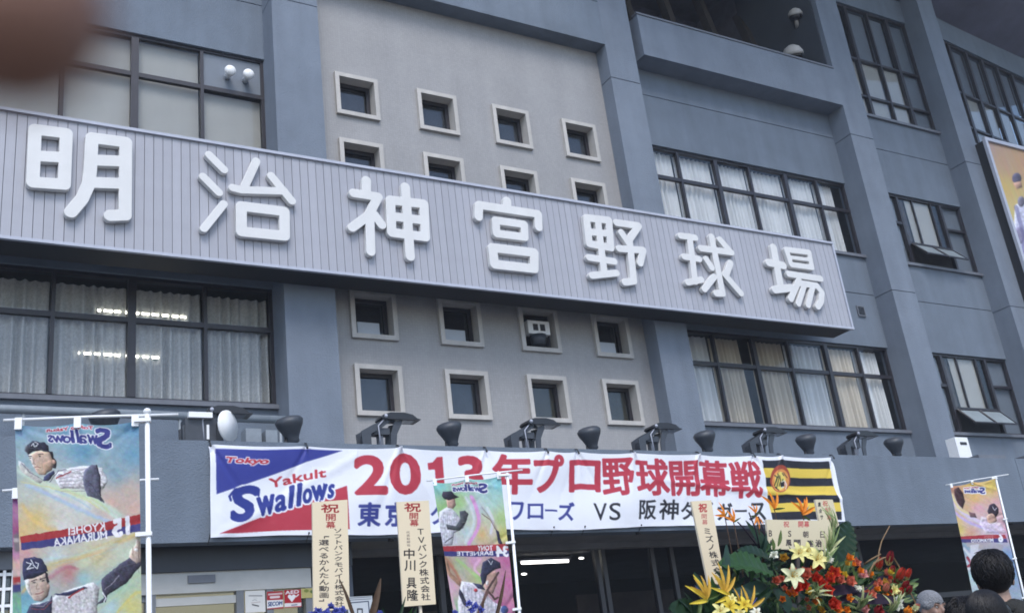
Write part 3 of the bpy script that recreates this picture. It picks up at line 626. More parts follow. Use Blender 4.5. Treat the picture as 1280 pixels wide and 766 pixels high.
for lab, sc_, ox, oy, hw, strokes in CH:
    W_ = []
    for st in strokes:
        closed = False; h_ = hw
        if isinstance(st, tuple):
            if len(st) == 3: closed = True
            h_ = st[1]; st = st[0]
        pts = np.array([at(ox + x / sc_, oy + y / sc_, YL)[[0, 2]] for x, y in st])
        if closed: pts = np.vstack([pts, pts[:1]])
        c = st[0]; p0 = at(ox + c[0] / sc_, oy + c[1] / sc_, YL); dx = at(ox + c[0] / sc_ + 1, oy + c[1] / sc_, YL) - p0; dz = at(ox + c[0] / sc_, oy + c[1] / sc_ + 1, YL) - p0
        W_.append((pts, h_ / sc_ * math.sqrt(abs(dx[0] * dz[2] - dx[2] * dz[0])), closed))
    allp = np.vstack([p for p, _, _ in W_]); h = .011; lo = allp.min(0) - .2; hi = allp.max(0) + .2
    nx, ny = ((hi - lo) / h).astype(int) + 1; xx, zz = np.meshgrid(lo[0] + h * np.arange(nx), lo[1] + h * np.arange(ny)); F = np.full(xx.shape, 9.0)
    for pts, r, closed in W_:
        for a, b in zip(pts[:-1], pts[1:]):
            d = b - a; t = np.clip(((xx - a[0]) * d[0] + (zz - a[1]) * d[1]) / (d @ d), 0, 1); F = np.minimum(F, np.hypot(xx - a[0] - t * d[0], zz - a[1] - t * d[1]) - r + .022)
    cu = bpy.data.curves.new('c', 'CURVE'); cu.dimensions = '2D'; cu.fill_mode = 'BOTH'; cu.extrude = .048; cu.bevel_depth = .009; cu.bevel_resolution = 2
    for L in contour(F, lo[0], lo[1], h):
        L = L[::2]; sp = cu.splines.new('POLY'); sp.points.add(len(L) - 1); sp.use_cyclic_u = True
        sp.points.foreach_set('co', np.concatenate([L, np.zeros((len(L), 1)), np.ones((len(L), 1))], 1).ravel())
    o = bpy.data.objects.new('c', cu); COL.objects.link(o); me = bpy.data.meshes.new_from_object(o); bpy.data.objects.remove(o)
    V = np.array([v.co for v in me.vertices]); V = np.stack([V[:, 0], YL + .055 - V[:, 2], V[:, 1]], 1) - OFF[S.name]
    me.vertices.foreach_set('co', V.ravel()); me.flip_normals(); me.materials.clear(); me.materials.append(M['letter'])
    me.polygons.foreach_set('use_smooth', [False] * len(me.polygons)); me.update(); me.name = 'character'
    o = bpy.data.objects.new('character', me); OFF[o.name] = OFF[S.name]; finish(o, S, 'white raised %s' % lab, None, None, None)
    st_ = MB()
    for k in range(4):
        q = W_[k % len(W_)][0][0]; st_.tube([(q[0], YL + .1, q[1]), (q[0], YS + .01, q[1])], .02, 6)
    st_.build('standoff', M['trim'], o)

# ================================================================== the canopy
CY = 16.5; CZ0, CZ1 = 3.06, 4.63
K = MB(); cuts = [-8, 25.05, 34, 46]
for a, b in zip(cuts[:-1], cuts[1:]): K.box(a, b - .02, CY, CY + .3, CZ0, CZ1 + .03)
K.box(-8, 46, CY + .03, CY + .29, CZ0 + .01, CZ1 - .01)
ko = K.build('canopy', M['plaster'], B)
MB().box(-8, 46, CY + .3, YW, 4.3, 4.42).build('top_slab', M['sill'], ko)
MB().box(-8, 46, CY + .3, 24, CZ0 + .06, CZ0 + .16).build('soffit', M['soffit'], ko)
for x in (2.1, 7.6, 12.8, 18.9, 24.3): 
    h = MB(); h.tube([(x, CY + .12, CZ0 + .02), (x, CY + .12, CZ0 - .05)], .05, 8); h.build('drip_hook', M['lampd'], ko)
HZ = at(760, 684, 17.95)[2]; MB().box(7.05, 40, 17.95, 18.2, HZ, CZ0 + .06).build('header_beam', M['soffit'], ko)
# glazed vestibule on the left
G = -EYE; VY = 16.95; VX = 7.02
MB().box(-6, VX, VY, VY + .5, 2.70, CZ0 + .058).build('fascia_band', mat('dark_band', (.018, .023, .033), .5, .15, 2), B)
zh0 = at(194, 742, VY)[2]
MB().box(-6, 6.3, VY + .05, VY + .3, zh0, 2.698).build('shutter_box', M['metal'], B)
pl = at(235, 727, VY + .03); MB().box(pl[0] - .0, pl[0] + .42, VY + .02, VY + .049, pl[2] - .02, pl[2] + .1).build('name_plate', M['sill'], B)
dm = MB(); xL = at(297, 748, VY)[0]; xR = at(305, 748, VY)[0]; xA = at(196, 750, VY)[0]
dm.box(xL, xR + .02, VY + .06, VY + .2, G, zh0 - .002); dm.box(xA - .15, xA, VY + .06, VY + .2, G, zh0 - .002); dm.box(-6, xA - .15, VY + .1, VY + .2, zh0 - .1, zh0 - .003)
dm.box(5.55, 5.66, VY + .06, VY + .2, G, zh0 - .002); dm.box(6.2, 6.32, VY + .06, VY + .2, G, zh0)
dr = dm.build('door_frame', mat('grey_door_frame', (.14, .15, .165), .5), B)
MB().box(xA + .002, xL - .002, VY + .08, VY + .16, at(230, 757, VY)[2] + .02, zh0 - .06).build('transom', M['metal'], dr)
for a, b in ((-6, xA - .16), (xA, xL), (xR + .02, 5.55), (5.66, 6.2)): MB().box(a + .004, b - .004, VY + .14, VY + .148, G + .05, zh0 - .01).build('pane', M['glass'], dr)
MB().box(6.32, VX, VY + .04, VY + .3, G, 2.698).build('side_panel', mat('blue_black_panel', (.03, .04, .06), .5, .1), B)
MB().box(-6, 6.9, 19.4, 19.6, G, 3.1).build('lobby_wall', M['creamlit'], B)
# dark glazed hall on the right of it
MB().box(VX, 46, 23.6, 23.9, G, 3.2).build('hall_wall', mat('black_hall', (.012, .014, .018), .8, .2, 2), B)
HY = 18.1
hf = MB()
HX = [7.1, 9.2] + [at(p, 720, 18.1)[0] for p in (748, 756, 818, 843)] + [20.4, 26, 32]
for x in HX: hf.box(x, x + .1, HY + .01, HY + .12, G, HZ - .002)
for zt in (1.55,): hf.box(7.1, 32, HY + .02, HY + .11, zt, zt + .12)
hfo = hf.build('hall_glazing', M['frame'], B)
for a, b in zip([x + .1 for x in HX[:-1]], HX[1:]):
    if b - a < .15: continue
    MB().box(a + .005, b - .005, HY + .05, HY + .058, G, 1.55).build('pane', M['hallglass'], hfo); MB().box(a + .005, b - .005, HY + .05, HY + .058, 1.67, HZ).build('pane', M['hallglass'], hfo)
for i, (x0, x1, z0, z1, c) in enumerate(((8.9, 10.0, 1.0, 2.2, (.16, .13, .10)), (10.3, 11.6, 1.2, 2.15, (.12, .11, .10)), (13.4, 16.4, .9, 2.35, (.13, .105, .095)), (17.0, 17.8, .8, 2.3, (.10, .10, .10)))):
    MB().box(x0, x1, 19.9, 19.95, z0, z1).build('notice_panel', mat('notice_%d' % i, c, .8, .5, 2.2), None, 'dim brownish notice board inside the dark entrance hall, %s from the left' % ORD[i], 'notice board', 'notice boards inside the hall')
a = at(652, 703, 19.4); b = at(710, 699, 19.4)
t = thing('fluorescent_lamp', 'lit fluorescent tube hanging in the dark entrance hall', 'lamp', tuple(a))
MB().tube([tuple(a), (b[0], a[1], a[2])], .032, 8).build('tube', M['tubelight'], t)
MB().box(a[0] - .05, b[0] + .05, a[1] - .06, a[1] + .06, a[2] + .034, a[2] + .09).build('housing', M['trim'], t)
MB().tube([(a[0] + .3, a[1], a[2] + .09), (a[0] + .3, a[1], 3.1)], .012, 6).build('stem', M['trim'], t)
for x, z, yy in ((at(727, 697, 19)[0], at(727, 697, 19)[2], 19.01), (at(655, 717, 19)[0], at(655, 717, 19)[2], 19)):
    MB().ball((x, yy, z), (.07, .03, .022), 8, 6).build('spot_lamp', M['tubelight'], None, 'tiny lit spot lamp %s the hanging tube' % ('right of' if yy > 19 else 'below the left end of'), 'spot lamp')
# glints of the room tubes against the lower left curtains
for i, (p, q) in enumerate((((122, 388), (232, 396)), ((98, 441), (200, 447)))):
    a = at(*p, YW + .29); b = at(*q, YW + .29)
    t = thing('room_tube', ['upper', 'lower'][i] + ' lit strip lamp seen through the lower left lace curtains', 'lamp', tuple((a + b) / 2))
    MB().box(a[0], b[0], YW + .282, YW + .298, (a[2] + b[2]) / 2 - .018, (a[2] + b[2]) / 2 + .018).build('tube', M['tubelight'], t)
    MB().box(a[0], b[0], YW + .299, YW + .31, (a[2] + b[2]) / 2 - .02, (a[2] + b[2]) / 2 + .02).build('reflector', M['trim'], t)
# ---- things standing on the canopy
def floodlight(x, z, lab, white=False):
    t = thing('floodlight', lab, 'floodlight', (x, 16.9, CZ1), 'floodlights on the canopy')
    arms = ([(-.42, 0), (-.44, .34), (-.22, .46), (.06, .58), (.12, .52), (-.10, .38), (-.26, .30), (-.28, 0)], [(.10, 0), (.12, .30), (.20, .52), (.36, .56), (.34, .48), (.24, .30), (.20, 0)])
    for arm, y in ((arms[0], 16.76), (arms[1], 16.76), (arms[0], 17.0), (arms[1], 17.0)):
        m_ = MB(); m_.prism([(x + px, CZ1 + pz) for px, pz in arm], y, y + .025); m_.build('bracket', M['lamp'], t)
    m_ = MB(); m_.box(x - .18, x + .12, 16.80, 16.99, CZ1 + .30, CZ1 + .42); m_.box(x - .37, x - .25, 16.79, 16.99, CZ1 + .08, CZ1 + .30); m_.build('ballast_box', M['lamp'], t)
    m_ = MB(); m_.box(x - .08, x + .0, 16.84, 16.96, CZ1 + .02, CZ1 + .298); m_.build('post', M['sill'], t)
    m_ = MB(); m_.box(x - .44, x + .24, 16.76, 17.02, CZ1, CZ1 + .02); m_.build('foot_plate', M['lamp'], t)
    hd = MB(); prof = [(x - .06, .585), (x - .02, .64), (x + .12, .685), (x + .38, .69), (x + .55, .655), (x + .64, .585), (x + .70, .575), (x + .70, .56), (x - .02, .56)]
    hd.prism([(px, CZ1 + pz) for px, pz in prof], 16.70, 17.02); hd.build('hood', M['lampd'], t)
    m_ = MB(); m_.box(x + .02, x + .60, 16.74, 16.98, CZ1 + .542, CZ1 + .558); m_.build('lens', M['glass'], t)
    m_ = MB(); m_.ball((x + .02, 16.69, CZ1 + .61), .035, 8, 6); m_.tube([(x + .0, 16.74, CZ1 + .56), (x - .12, 16.74, CZ1 + .44), (x - .1, 16.74, CZ1 + .1)], .012, 5); m_.build('pivot_bolt', M['trim'], t)
    if white:
        m_ = MB(); m_.box(x - .40, x + .10, 16.74, 17.04, CZ1 + .06, CZ1 + .47); m_.build('lamp_box', M['lamp'], t)
        m_ = MB(); m_.box(x - .06, x - .02, 16.725, 16.738, CZ1 + .12, CZ1 + .36); m_.build('white_strip', M['white'], t)
        m_ = MB(); m_.lathe([(.02, 0), (.23, .015), (.26, .03), (.26, .06)], (x + .24, 16.70, CZ1 + .33), (.62, -.78, .0), 28); m_.build('reflector_disc', M['white'], t)
        m_ = MB(); m_.box(x - .36, x + .02, 16.66, 16.75, CZ1 + .46, CZ1 + .55); m_.build('white_cover', M['white'], t)
    return t
FL = ['beside the left end of the banner, with a white reflector disc', 'above the numeral of the year, under the leftmost square window', 'under the third square window from the left', 'at the foot of the middle pillar', 'under the left half of the lower right window row', 'under the right half of the lower right window row']
for i, x in enumerate((4.62, 7.70, 10.72, 13.74, 16.75, 19.70)): floodlight(x, 0, 'floodlight %s' % FL[i], i == 0)
HN = ['beside the blue left pillar', 'under the second square window', 'right of the third square window', 'in front of the middle pillar', 'under the lower right window row', 'left of the right pillar foot']
for i, x in enumerate((3.02, 5.98, 9.01, 12.12, 15.08, 18.05, 20.96)):
    t = thing('horn_speaker', 'dark round horn lamp standing on the canopy %s' % (['behind the crossbar of the left flag'] + HN)[i], 'horn lamp', (x, 16.8, CZ1), 'horn lamps on the canopy')
    m_ = MB(); m_.lathe([(.03, -.02), (.085, 0), (.115, .03), (.105, .07), (.13, .13), (.17, .21), (.215, .29), (.235, .35), (.235, .39), (.19, .44), (.10, .465), (.02, .47)], (x + .05, 16.8, CZ1 + .10), (-.22, -.15, 1), 24); m_.build('bell', M['lamp'], t)
    m_ = MB(); m_.tube([(x - .08, 16.8, CZ1), (x - .08, 16.8, CZ1 + .2)], .03, 6); m_.tube([(x + .05, 16.8, CZ1), (x + .05, 16.8, CZ1 + .14)], .04, 8); m_.build('stem', M['lampd'], t)
    m_ = MB(); m_.tube([(x - .3, 16.75, CZ1 + .02), (x - .12, 16.78, CZ1 + .08), (x, 16.8, CZ1 + .12)], .012, 5); m_.build('cable', M['lampd'], t)
pi = MB(); pi.tube([(-4, 18.2, 5.62), (6.5, 18.2, 5.56)], .075, 12); pi.ball((6.5, 18.2, 5.56), .09)
pio = pi.build('canopy_pipe', M['pipe'], None, 'grey horizontal pipe running above the canopy below the left windows', 'pipe')
for x in (-1, 2, 4.5, 6.3): MB().tube([(x, 18.2, 4.42), (x, 18.2, 5.55)], .03, 6).build('support', M['pipe'], pio)
for i, (p, q) in enumerate((((307, 535), (327, 551)), ((332, 537), (347, 551)))):
    a = at(*p, 17.6); b = at(*q, 17.6); MB().box(a[0], b[0], 17.6, 17.9, 4.42, a[2]).build('junction_box', M['pipe'], None, 'grey junction box under the pipe, %s' % ('left and larger one' if i == 0 else 'right and smaller one'), 'junction box')
a = at(1193, 546, 17.6); t = thing('outdoor_unit', 'white box with a dark slot on the canopy at the foot of the right pillar', 'equipment box', (a[0], 17.6, 4.42))
MB().box(a[0], a[0] + .52, 17.6, 17.9, 4.42, a[2]).build('case', M['white'], t); MB().box(a[0] + .16, a[0] + .42, 17.585, 17.598, a[2] - .2, a[2] - .13).build('slot', M['frame'], t)
MB().box(24.2, 25.3, 16.9, 17.4, 4.42, 4.86).build('concrete_pad', M['sill'], None, 'low grey pad on the canopy in front of the white box', 'pad')
MB().box(26.3, 31.5, 16.9, 17.6, 4.42, 4.9).build('duct_cover', M['sill'], None, 'long low grey duct cover on the canopy at the right edge', 'duct')
# left edge: white band and a small barred window on the building behind the flag
t = thing('ticket_window', 'white banded kiosk window with white bars at the lower left edge', 'window', (1.6, 16.9, G))
a = at(5, 672, 16.9); b = at(5, 688, 16.9); MB().box(-3, 2.4, 16.86, 16.94, b[2], a[2]).build('band', M['white'], t)
a = at(5, 713, 16.9); MB().box(-3, 2.4, 16.8, 16.86, a[2], b[2] - .01).build('panel', M['sill'], t)
for p in (718, 736, 757): q = at(5, p, 16.85); MB().box(-3, 2.4, 16.82, 16.84, q[2] - .02, q[2] + .02).build('bar', M['white'], t)
for p in (-6, 4, 15): q = at(p, 740, 16.85); MB().box(q[0] - .02, q[0] + .02, 16.80, 16.818, G + .9, a[2] - .01).build('bar', M['white'], t)
MB().box(-3, 2.4, 16.9, 16.93, G, b[2]).build('pane', M['darkglass'], t)
# notices by the door
def notice(name, lab, cv, quad, Y, nu, nv, parent=None, gain=.8):
    P4 = [at(x, y, Y) for x, y in quad]; P = bilin(*P4, nu, nv); c = P.mean((0, 1))
    t = thing(name, lab, 'sign', tuple(c)) if parent is None else parent
    x0, x1 = P[..., 0].min(), P[..., 0].max(); z0, z1 = P[..., 2].min(), P[..., 2].max()
    P = bilin((x0, Y, z1), (x1, Y, z1), (x1, Y, z0), (x0, Y, z0), nu, nv)
    MB().box(x0, x1, Y + .002, Y + .012, z0, z1).build('plate', M['white'], t); printed('print', P, cv, M['board'], t, gain); return t
cv = Canvas(295, 725, 400, 775, 6, (215, 215, 212)).T(7.11, 300, 720)
for k in range(12): cv.line([(80 + k * 10, 172), (86 + k * 10, 171)], 1.0, (90, 90, 95))
cv.line([(110, 250), (165, 262)], 1.4, (30, 30, 35)); cv.line([(110, 215), (130, 205), (150, 212)], .6, (130, 130, 135)); cv.line([(100, 235), (180, 225)], .5, (150, 120, 120)); cv.line([(120, 190), (150, 190)], .5, (170, 170, 170))
notice('paper_notice', 'white paper notice with a small sketch beside the glass door', cv, [at_ for at_ in ((307, 739), (331, 737), (332, 764), (307, 765))], VY + .05, 60, 60)
cv = Canvas(330, 730, 358, 765, 8, (165, 35, 45)).T(7.11, 300, 720)
cv.poly([(240, 212), (385, 205), (385, 270), (240, 285)], (225, 225, 225)); cv.text('SECOM', [(248, 228), (378, 218), (378, 252), (248, 268)], (40, 60, 110), .03, .1)
cv.line([(255, 160), (370, 150)], 2.2, (215, 190, 190)); cv.line([(275, 185), (345, 180)], 3.0, (225, 210, 210))
notice('security_sticker', 'small red and white security sticker left of the heart sign', cv, ((334, 740), (353.5, 738), (354, 759), (334, 761)), VY + .05, 50, 50)
cv = Canvas(352, 730, 380, 765, 8, (170, 25, 38)).T(7.11, 300, 720)
cv.text('AED', [(402, 128), (525, 118), (525, 148), (402, 160)], (235, 235, 235), .04)
cv.ell((443, 178), 18, 17, (235, 235, 235)); cv.ell((478, 176), 18, 17, (235, 235, 235)); cv.poly([(425, 182), (497, 180), (462, 228)], (235, 235, 235)); cv.line([(500, 178), (520, 160)], 1.5, (235, 235, 235))
cv.poly([(395, 238), (545, 232), (545, 262), (395, 272)], (225, 220, 220)); cv.line([(460, 255), (505, 250)], 1.4, (110, 110, 130))
notice('heart_sign', 'red sign with white letters and a white heart beside the glass door', cv, ((355.5, 737), (376, 736), (376.5, 757), (356, 759)), VY + .05, 60, 60)
cv = Canvas(370, 730, 400, 755, 6, (185, 175, 110)); cv.ell((383, 738), 3, 2, (120, 130, 60)); cv.ell((390, 739), 2.5, 2, (90, 110, 60))
notice('yellow_sticker', 'yellowish sticker partly behind the left wooden board', cv, ((377, 735), (399, 734), (399, 746), (377, 747)), VY + .05, 24, 20)
cv = Canvas(420, 735, 480, 790, 5, (205, 210, 215)).T(8.907, 420, 680)
for k in (600, 622): cv.line([(100, k), (390, k - 18)], .7, (50, 60, 75))
cv.line([(150, 650), (360, 632), (372, 766)], 1.2, (30, 45, 75)); cv.text('入口', [(150, 700), (300, 700), (300, 820), (150, 820)], (30, 35, 45), .03); cv.text('ＡＦ', [(160, 690), (200, 690), (200, 760), (160, 760)], (205, 210, 215))
notice('entrance_sign', 'white framed entrance sign behind the two left wooden boards', cv, ((437, 746), (465, 744), (465, 785), (437, 787)), VY + .02, 70, 90)

# ================================================================== the opening day banner on the canopy
BLUE, RED, INK = (60, 68, 142), (186, 60, 76), (40, 40, 48)
YB = 16.44
cv = Canvas(255, 548, 1062, 682, 4, (238, 240, 248)).T(4, 200, 490)
cv.poly([(275, 283), (912, 285), (280, 512)], (58, 66, 150)); cv.poly([(290, 712), (932, 462), (944, 684)], RED)
mS = [('S', [(345, 470), (500, 462), (462, 650), (352, 655)], .05, .1), ('w', [(478, 528), (572, 506), (585, 606), (490, 630)], .05, .15), ('a', [(568, 520), (626, 505), (634, 592), (574, 606)], .05, .15), ('l', [(630, 470), (672, 462), (674, 578), (644, 586)], .05, .15), ('l', [(672, 460), (708, 452), (716, 568), (684, 575)], .05, .15), ('o', [(708, 490), (756, 478), (762, 552), (716, 566)], .05, .15), ('w', [(752, 470), (838, 455), (836, 535), (764, 552)], .05, .15), ('s', [(836, 462), (872, 452), (868, 525), (832, 535)], .05, .15)]
for ch, q, b, sh in mS: cv.put(cv.textm(ch, q, b, sh, grow=7), (238, 240, 248))
for ch, q, b, sh in mS: cv.text(ch, q, (45, 58, 140), b, sh)
cv.line([(352, 540), (345, 520), (372, 486), (440, 470), (492, 485), (490, 515)], 3.2, (45, 58, 140)); cv.line([(795, 548), (812, 490), (818, 455)], 1.6, (45, 58, 140))
cv.text('Tokyo', [(325, 322), (543, 326), (538, 366), (325, 362)], (190, 55, 70), .05, .2, outline=(238, 240, 248), ow=.9)
cv.text('Yakult', [(540, 432), (826, 376), (832, 420), (556, 478)], (185, 50, 62), .04, .1)
cv.tf = lambda p: np.asarray(p, float)
for ch, a in (('2', (441, 567, 483.5, 618)), ('0', (485.5, 567, 525, 618)), ('3', (571, 568, 604, 618)), ('年', (614, 566, 664.5, 618)), ('プ', (665, 567, 704, 616)), ('ロ', (710, 574, 751, 614)), ('野', (751, 571, 793, 619)), ('球', (792.5, 572, 836, 620)), ('開', (833, 575, 875, 620)), ('幕', (872, 574, 911.5, 620.5)), ('戦', (910, 575.5, 952, 622))):
    sh = .0; x0, y0, x1, y1 = a; lean = 3 if ch in '野球開幕戦' else 1
    if ch == '開': x0 += 2; x1 -= 1
    cv.text(ch, [(x0 - lean * .3, y0), (x1 - lean, y0), (x1 + lean * .2, y1), (x0 + lean, y1)], RED, .045 if ch in '2013' else (.035 if ch in '年プロ' else .028))
cv.T(4, 480, 490).poly([(214, 350), (240, 345), (262, 318), (291, 316), (304, 508), (258, 508), (251, 382), (217, 385)], RED); cv.tf = lambda p: np.asarray(p, float); cv.k = 1.0
for ch, a in (('東', (446, 627, 475, 657)), ('京', (480, 627, 510, 657)), ('ヤ', (513, 629, 535, 655)), ('ク', (538, 629, 558, 655)), ('ル', (562, 629, 583, 655)), ('ト', (588, 628, 600, 655)), ('ス', (608, 629, 630, 654)), ('ワ', (635, 627, 654, 651)), ('ロ', (658.5, 629, 678, 648.5)), ('ー', (680, 636, 696, 639)), ('ズ', (697, 626, 718, 649.5))):
    cv.text(ch, [a[:2], a[2:]], BLUE, .03)
cv.text('V', [(740.5, 628), (757, 650)], INK, .005); cv.text('S', [(760, 628), (774, 650)], INK, .005)
for ch, a in (('阪', (797, 625, 820, 650)), ('神', (824, 624.5, 848, 650)), ('タ', (851, 627, 869, 650)), ('イ', (873, 627, 890, 650)), ('ガ', (895, 627.5, 914, 650)), ('ー', (917, 636, 932, 639)), ('ス', (935, 628, 956, 650))): cv.text(ch, [a[:2], a[2:]], INK, .02)
cv.T(8.067, 940, 565)
LX = [(75, 85), (155, 100), (250, 120), (340, 135), (430, 150), (515, 168), (605, 190), (690, 205)]; RX = [(90, 765), (165, 785), (260, 800), (340, 815), (438, 840), (515, 860), (605, 875), (690, 880)]
for k in range(7): cv.poly([(LX[k][1], LX[k][0]), (RX[k][1], RX[k][0]), (RX[k + 1][1], RX[k + 1][0]), (LX[k + 1][1], LX[k + 1][0])], (34, 34, 44) if k % 2 == 0 else (232, 202, 84))
cv.ell((275, 268), 106, 138, (165, 70, 50), 1, -8); cv.ell((278, 285), 90, 112, (225, 150, 80), 1, -8); cv.ell((272, 290), 62, 92, (240, 215, 110), 1, -8)
for p in ([(205, 230), (230, 250), (215, 330)], [(235, 215), (255, 260), (240, 350)], [(262, 235), (275, 290), (262, 340)], [(240, 240), (225, 300)], [(290, 215), (310, 240)], [(225, 345), (260, 380)]): cv.line(p, 1.1, (30, 35, 40))
cv.ell((300, 325), 24, 36, (28, 28, 34)); cv.ell((330, 320), 12, 24, (225, 170, 160)); cv.ell((300, 280), 10, 7, (60, 110, 70)); cv.line([(285, 300), (320, 290), (345, 330), (335, 375)], 1.0, (240, 235, 220)); cv.line([(290, 355), (312, 352)], 1.2, (240, 240, 235)); cv.poly([(300, 205), (345, 225), (350, 280), (325, 260)], (225, 160, 90)); cv.line([(305, 210), (345, 260)], .8, (60, 40, 30))
bt = thing('banner', 'long white opening day banner with red and blue lettering tied along the canopy', 'banner', (11.4, YB, CZ0))
TL, TR, BR_, BL_ = at(262, 555.5, YB), at(1040, 571.5, YB), at(1053, 652.5, YB), at(262, 672.5, YB)
nu, nv = 1150, 120; P = bilin(TL, TR, BR_, BL_, nu, nv); U, V = np.meshgrid(np.linspace(0, 1, nu), np.linspace(0, 1, nv))
Dp = np.zeros_like(P); 
ties = [0, .115, .235, .36, .455, .505, .60, .72, .83, .885, 1.0]
wr = np.zeros_like(U)
for t in ties:  # radiating pull folds below each eyelet
    for a_ in (-.9, -.3, .45, 1.1): 
        c = t + a_ * .035 * V * 1.8; wr += np.exp(-((U - c) / (.0025 + .006 * V)) ** 2) * np.exp(-V * 2.6) * .022 * math.cos(t * 37 + a_ * 9)
wr += .012 * np.sin(U * 31 + V * 3.2) + .007 * np.sin(U * 83 - V * 5) * (.3 + V) + .006 * np.sin(V * 9 + U * 14) + .016 * np.exp(-((V - (.35 + .8 * (U - .62))) / .05) ** 2) * (U > .55) * np.clip((U - .55) * 6, 0, 1) + .010 * np.exp(-((V - (1.05 - .9 * (U - .0) * 6)) / .07) ** 2) * (U < .18)
for k in range(26):
    cu_, cw, cvv, s_ = rng.uniform(0, 1), rng.uniform(.004, .012), rng.uniform(0, 1), rng.uniform(-1.2, 1.2); wr += rng.uniform(-.006, .008) * np.exp(-((U - cu_ - s_ * .03 * (V - .5)) / cw) ** 2) * np.exp(-((V - cvv) / .3) ** 2)
wr = wr * 1.7; Dp[..., 1] = -.03 - wr - .05 * np.clip((U - .97) / .03, 0, 1) ** 2 * V
sag = np.zeros_like(U); 
for a, b in zip(ties[:-1], ties[1:]):
    m_ = (U >= a) & (U <= b); sag[m_] = ((U[m_] - a) * (b - U[m_])) / ((b - a) / 2) ** 2
Dp[..., 2] = -.030 * sag * (1 - V) + .018 * np.sin(U * 22) * V
printed('cloth', P, cv, M['vinyl'], bt, .95, Dp)
for i, t in enumerate(ties):
    p = TL + (TR - TL) * t; m_ = MB(); m_.tube([(p[0], YB - .06, p[2] - .03), (p[0], YB - .02, p[2] + .05), (p[0] + .02, CY + .2, CZ1 + .08)], .012, 5); m_.ball((p[0], YB - .055, p[2] - .03), .022, 8, 6); m_.build('tie', M['lampd'], bt)
    p = BL_ + (BR_ - BL_) * t; m_ = MB(); m_.ball((p[0], YB - .04, p[2] + .04), .016, 8, 6); m_.tube([(p[0], YB - .04, p[2] + .04), (p[0], CY + .05, CZ0 - .03)], .008, 5); m_.build('tie', M['lampd'], bt)

# ================================================================== the player flags on white poles
def cloth_flag(name_lab, pole_b, pole_t, TLp, TRp, BRp, BLp, cv, nu, nv, group, wob, tabs, seed):
    TLp, TRp, BRp, BLp = [np.array(p, float) for p in (TLp, TRp, BRp, BLp)]
    t = thing('player_flag', name_lab, 'flag', (pole_b[0], pole_b[1], -EYE), group)
    P = bilin(TLp, TRp, BRp, BLp, nu, nv); U, V = np.meshgrid(np.linspace(0, 1, nu), np.linspace(0, 1, nv)); g = np.random.default_rng(seed)
    e = (TRp - TLp) / np.linalg.norm(TRp - TLp); nrm = np.cross(e, (0, 0, 1)); nrm /= np.linalg.norm(nrm)
    d = wob * (np.sin(U * 5 + V * 4 + seed) + .6 * np.sin(U * 9 - V * 7 + seed * 2) + .35 * np.sin(V * 21 + U * 4))
    for cx, cy in ((0, 0), (1, 0), (1, .3), (1, .6), (.5, 0)):
        for k in range(3):
            a = g.uniform(.2, 1.3) * (1 if cx < 1 else -1); dd = (U - cx) * math.sin(a) * -1 + (V - cy) * 3 * math.cos(a); rr = np.hypot(U - cx, (V - cy) * 3); d += wob * 1.6 * np.exp(-(dd / .035) ** 2) * np.exp(-rr * 2.2) * g.choice([-1, 1])
    Dd = d[..., None] * nrm; Dd[..., 2] -= .018 * np.sin(np.pi * ((U * 2) % 1)) * np.exp(-V * 14)
    printed('cloth', P, painterly(cv, seed, .38 if nu > 200 else .16, 5), M['print'], t, .92, Dd)
    pb, ptp = np.array(pole_b, float), np.array(pole_t, float); m_ = MB(); m_.tube([tuple(pb), tuple(ptp)], [.0155, .0125], 12); m_.ball(tuple(ptp), (.02, .02, .018), 10, 8); m_.build('pole', M['white'], t)
    b0 = TLp + (TLp - TRp) * .09 + np.array([0, 0, .022]); b1 = TRp + (TRp - TLp) * .33 + np.array([0, 0, .03]); m_ = MB(); m_.tube([tuple(b0), tuple((b0 + b1) / 2 + np.array([0, 0, .004])), tuple(b1)], .0075, 8); m_.build('crossbar', M['white'], t)
    for u in (.03, .5, .97):
        c = TLp + (TRp - TLp) * u; m_ = MB(); q = .017
        a = [c - e * q - nrm * .012 + (0, 0, .032), c + e * q - nrm * .012 + (0, 0, .032), c + e * q - nrm * .010 + (0, 0, -.03), c - e * q - nrm * .010 + (0, 0, -.03)]; bk = [p + nrm * .024 for p in a]
        m_.add([tuple(p) for p in a + bk], [(0, 1, 2, 3), (7, 6, 5, 4), (0, 4, 5, 1), (1, 5, 6, 2), (2, 6, 7, 3), (3, 7, 4, 0)]); m_.build('loop', M['white'], t)
    for v in tabs:
        c = TRp + (BRp - TRp) * v; m_ = MB(); zz = c[2]; pp_ = pb + (ptp - pb) * (zz - pb[2]) / (ptp[2] - pb[2]); 
        for sgn in (-1,): 
            a = [c - e * .022 - nrm * .010 + (0, 0, .009), pp_ + e * .018 - nrm * .022 + (0, 0, .012), pp_ + e * .018 - nrm * .022 - (0, 0, .008), c - e * .022 - nrm * .010 - (0, 0, .011)]; bk = [p + nrm * .04 for p in a]
            m_.add([tuple(p) for p in a + bk], [(0, 1, 2, 3), (7, 6, 5, 4), (0, 4, 5, 1), (1, 5, 6, 2), (2, 6, 7, 3), (3, 7, 4, 0)])
        m_.build('loop', M['white'], t)
    m_ = MB(); m_.lathe([(.17, 0), (.18, .03), (.17, .10), (.10, .13), (.03, .14)], (pb[0], pb[1], -EYE), n=20); m_.build('base', mat('flag_base', (.3, .3, .32), .5), t)
    return t
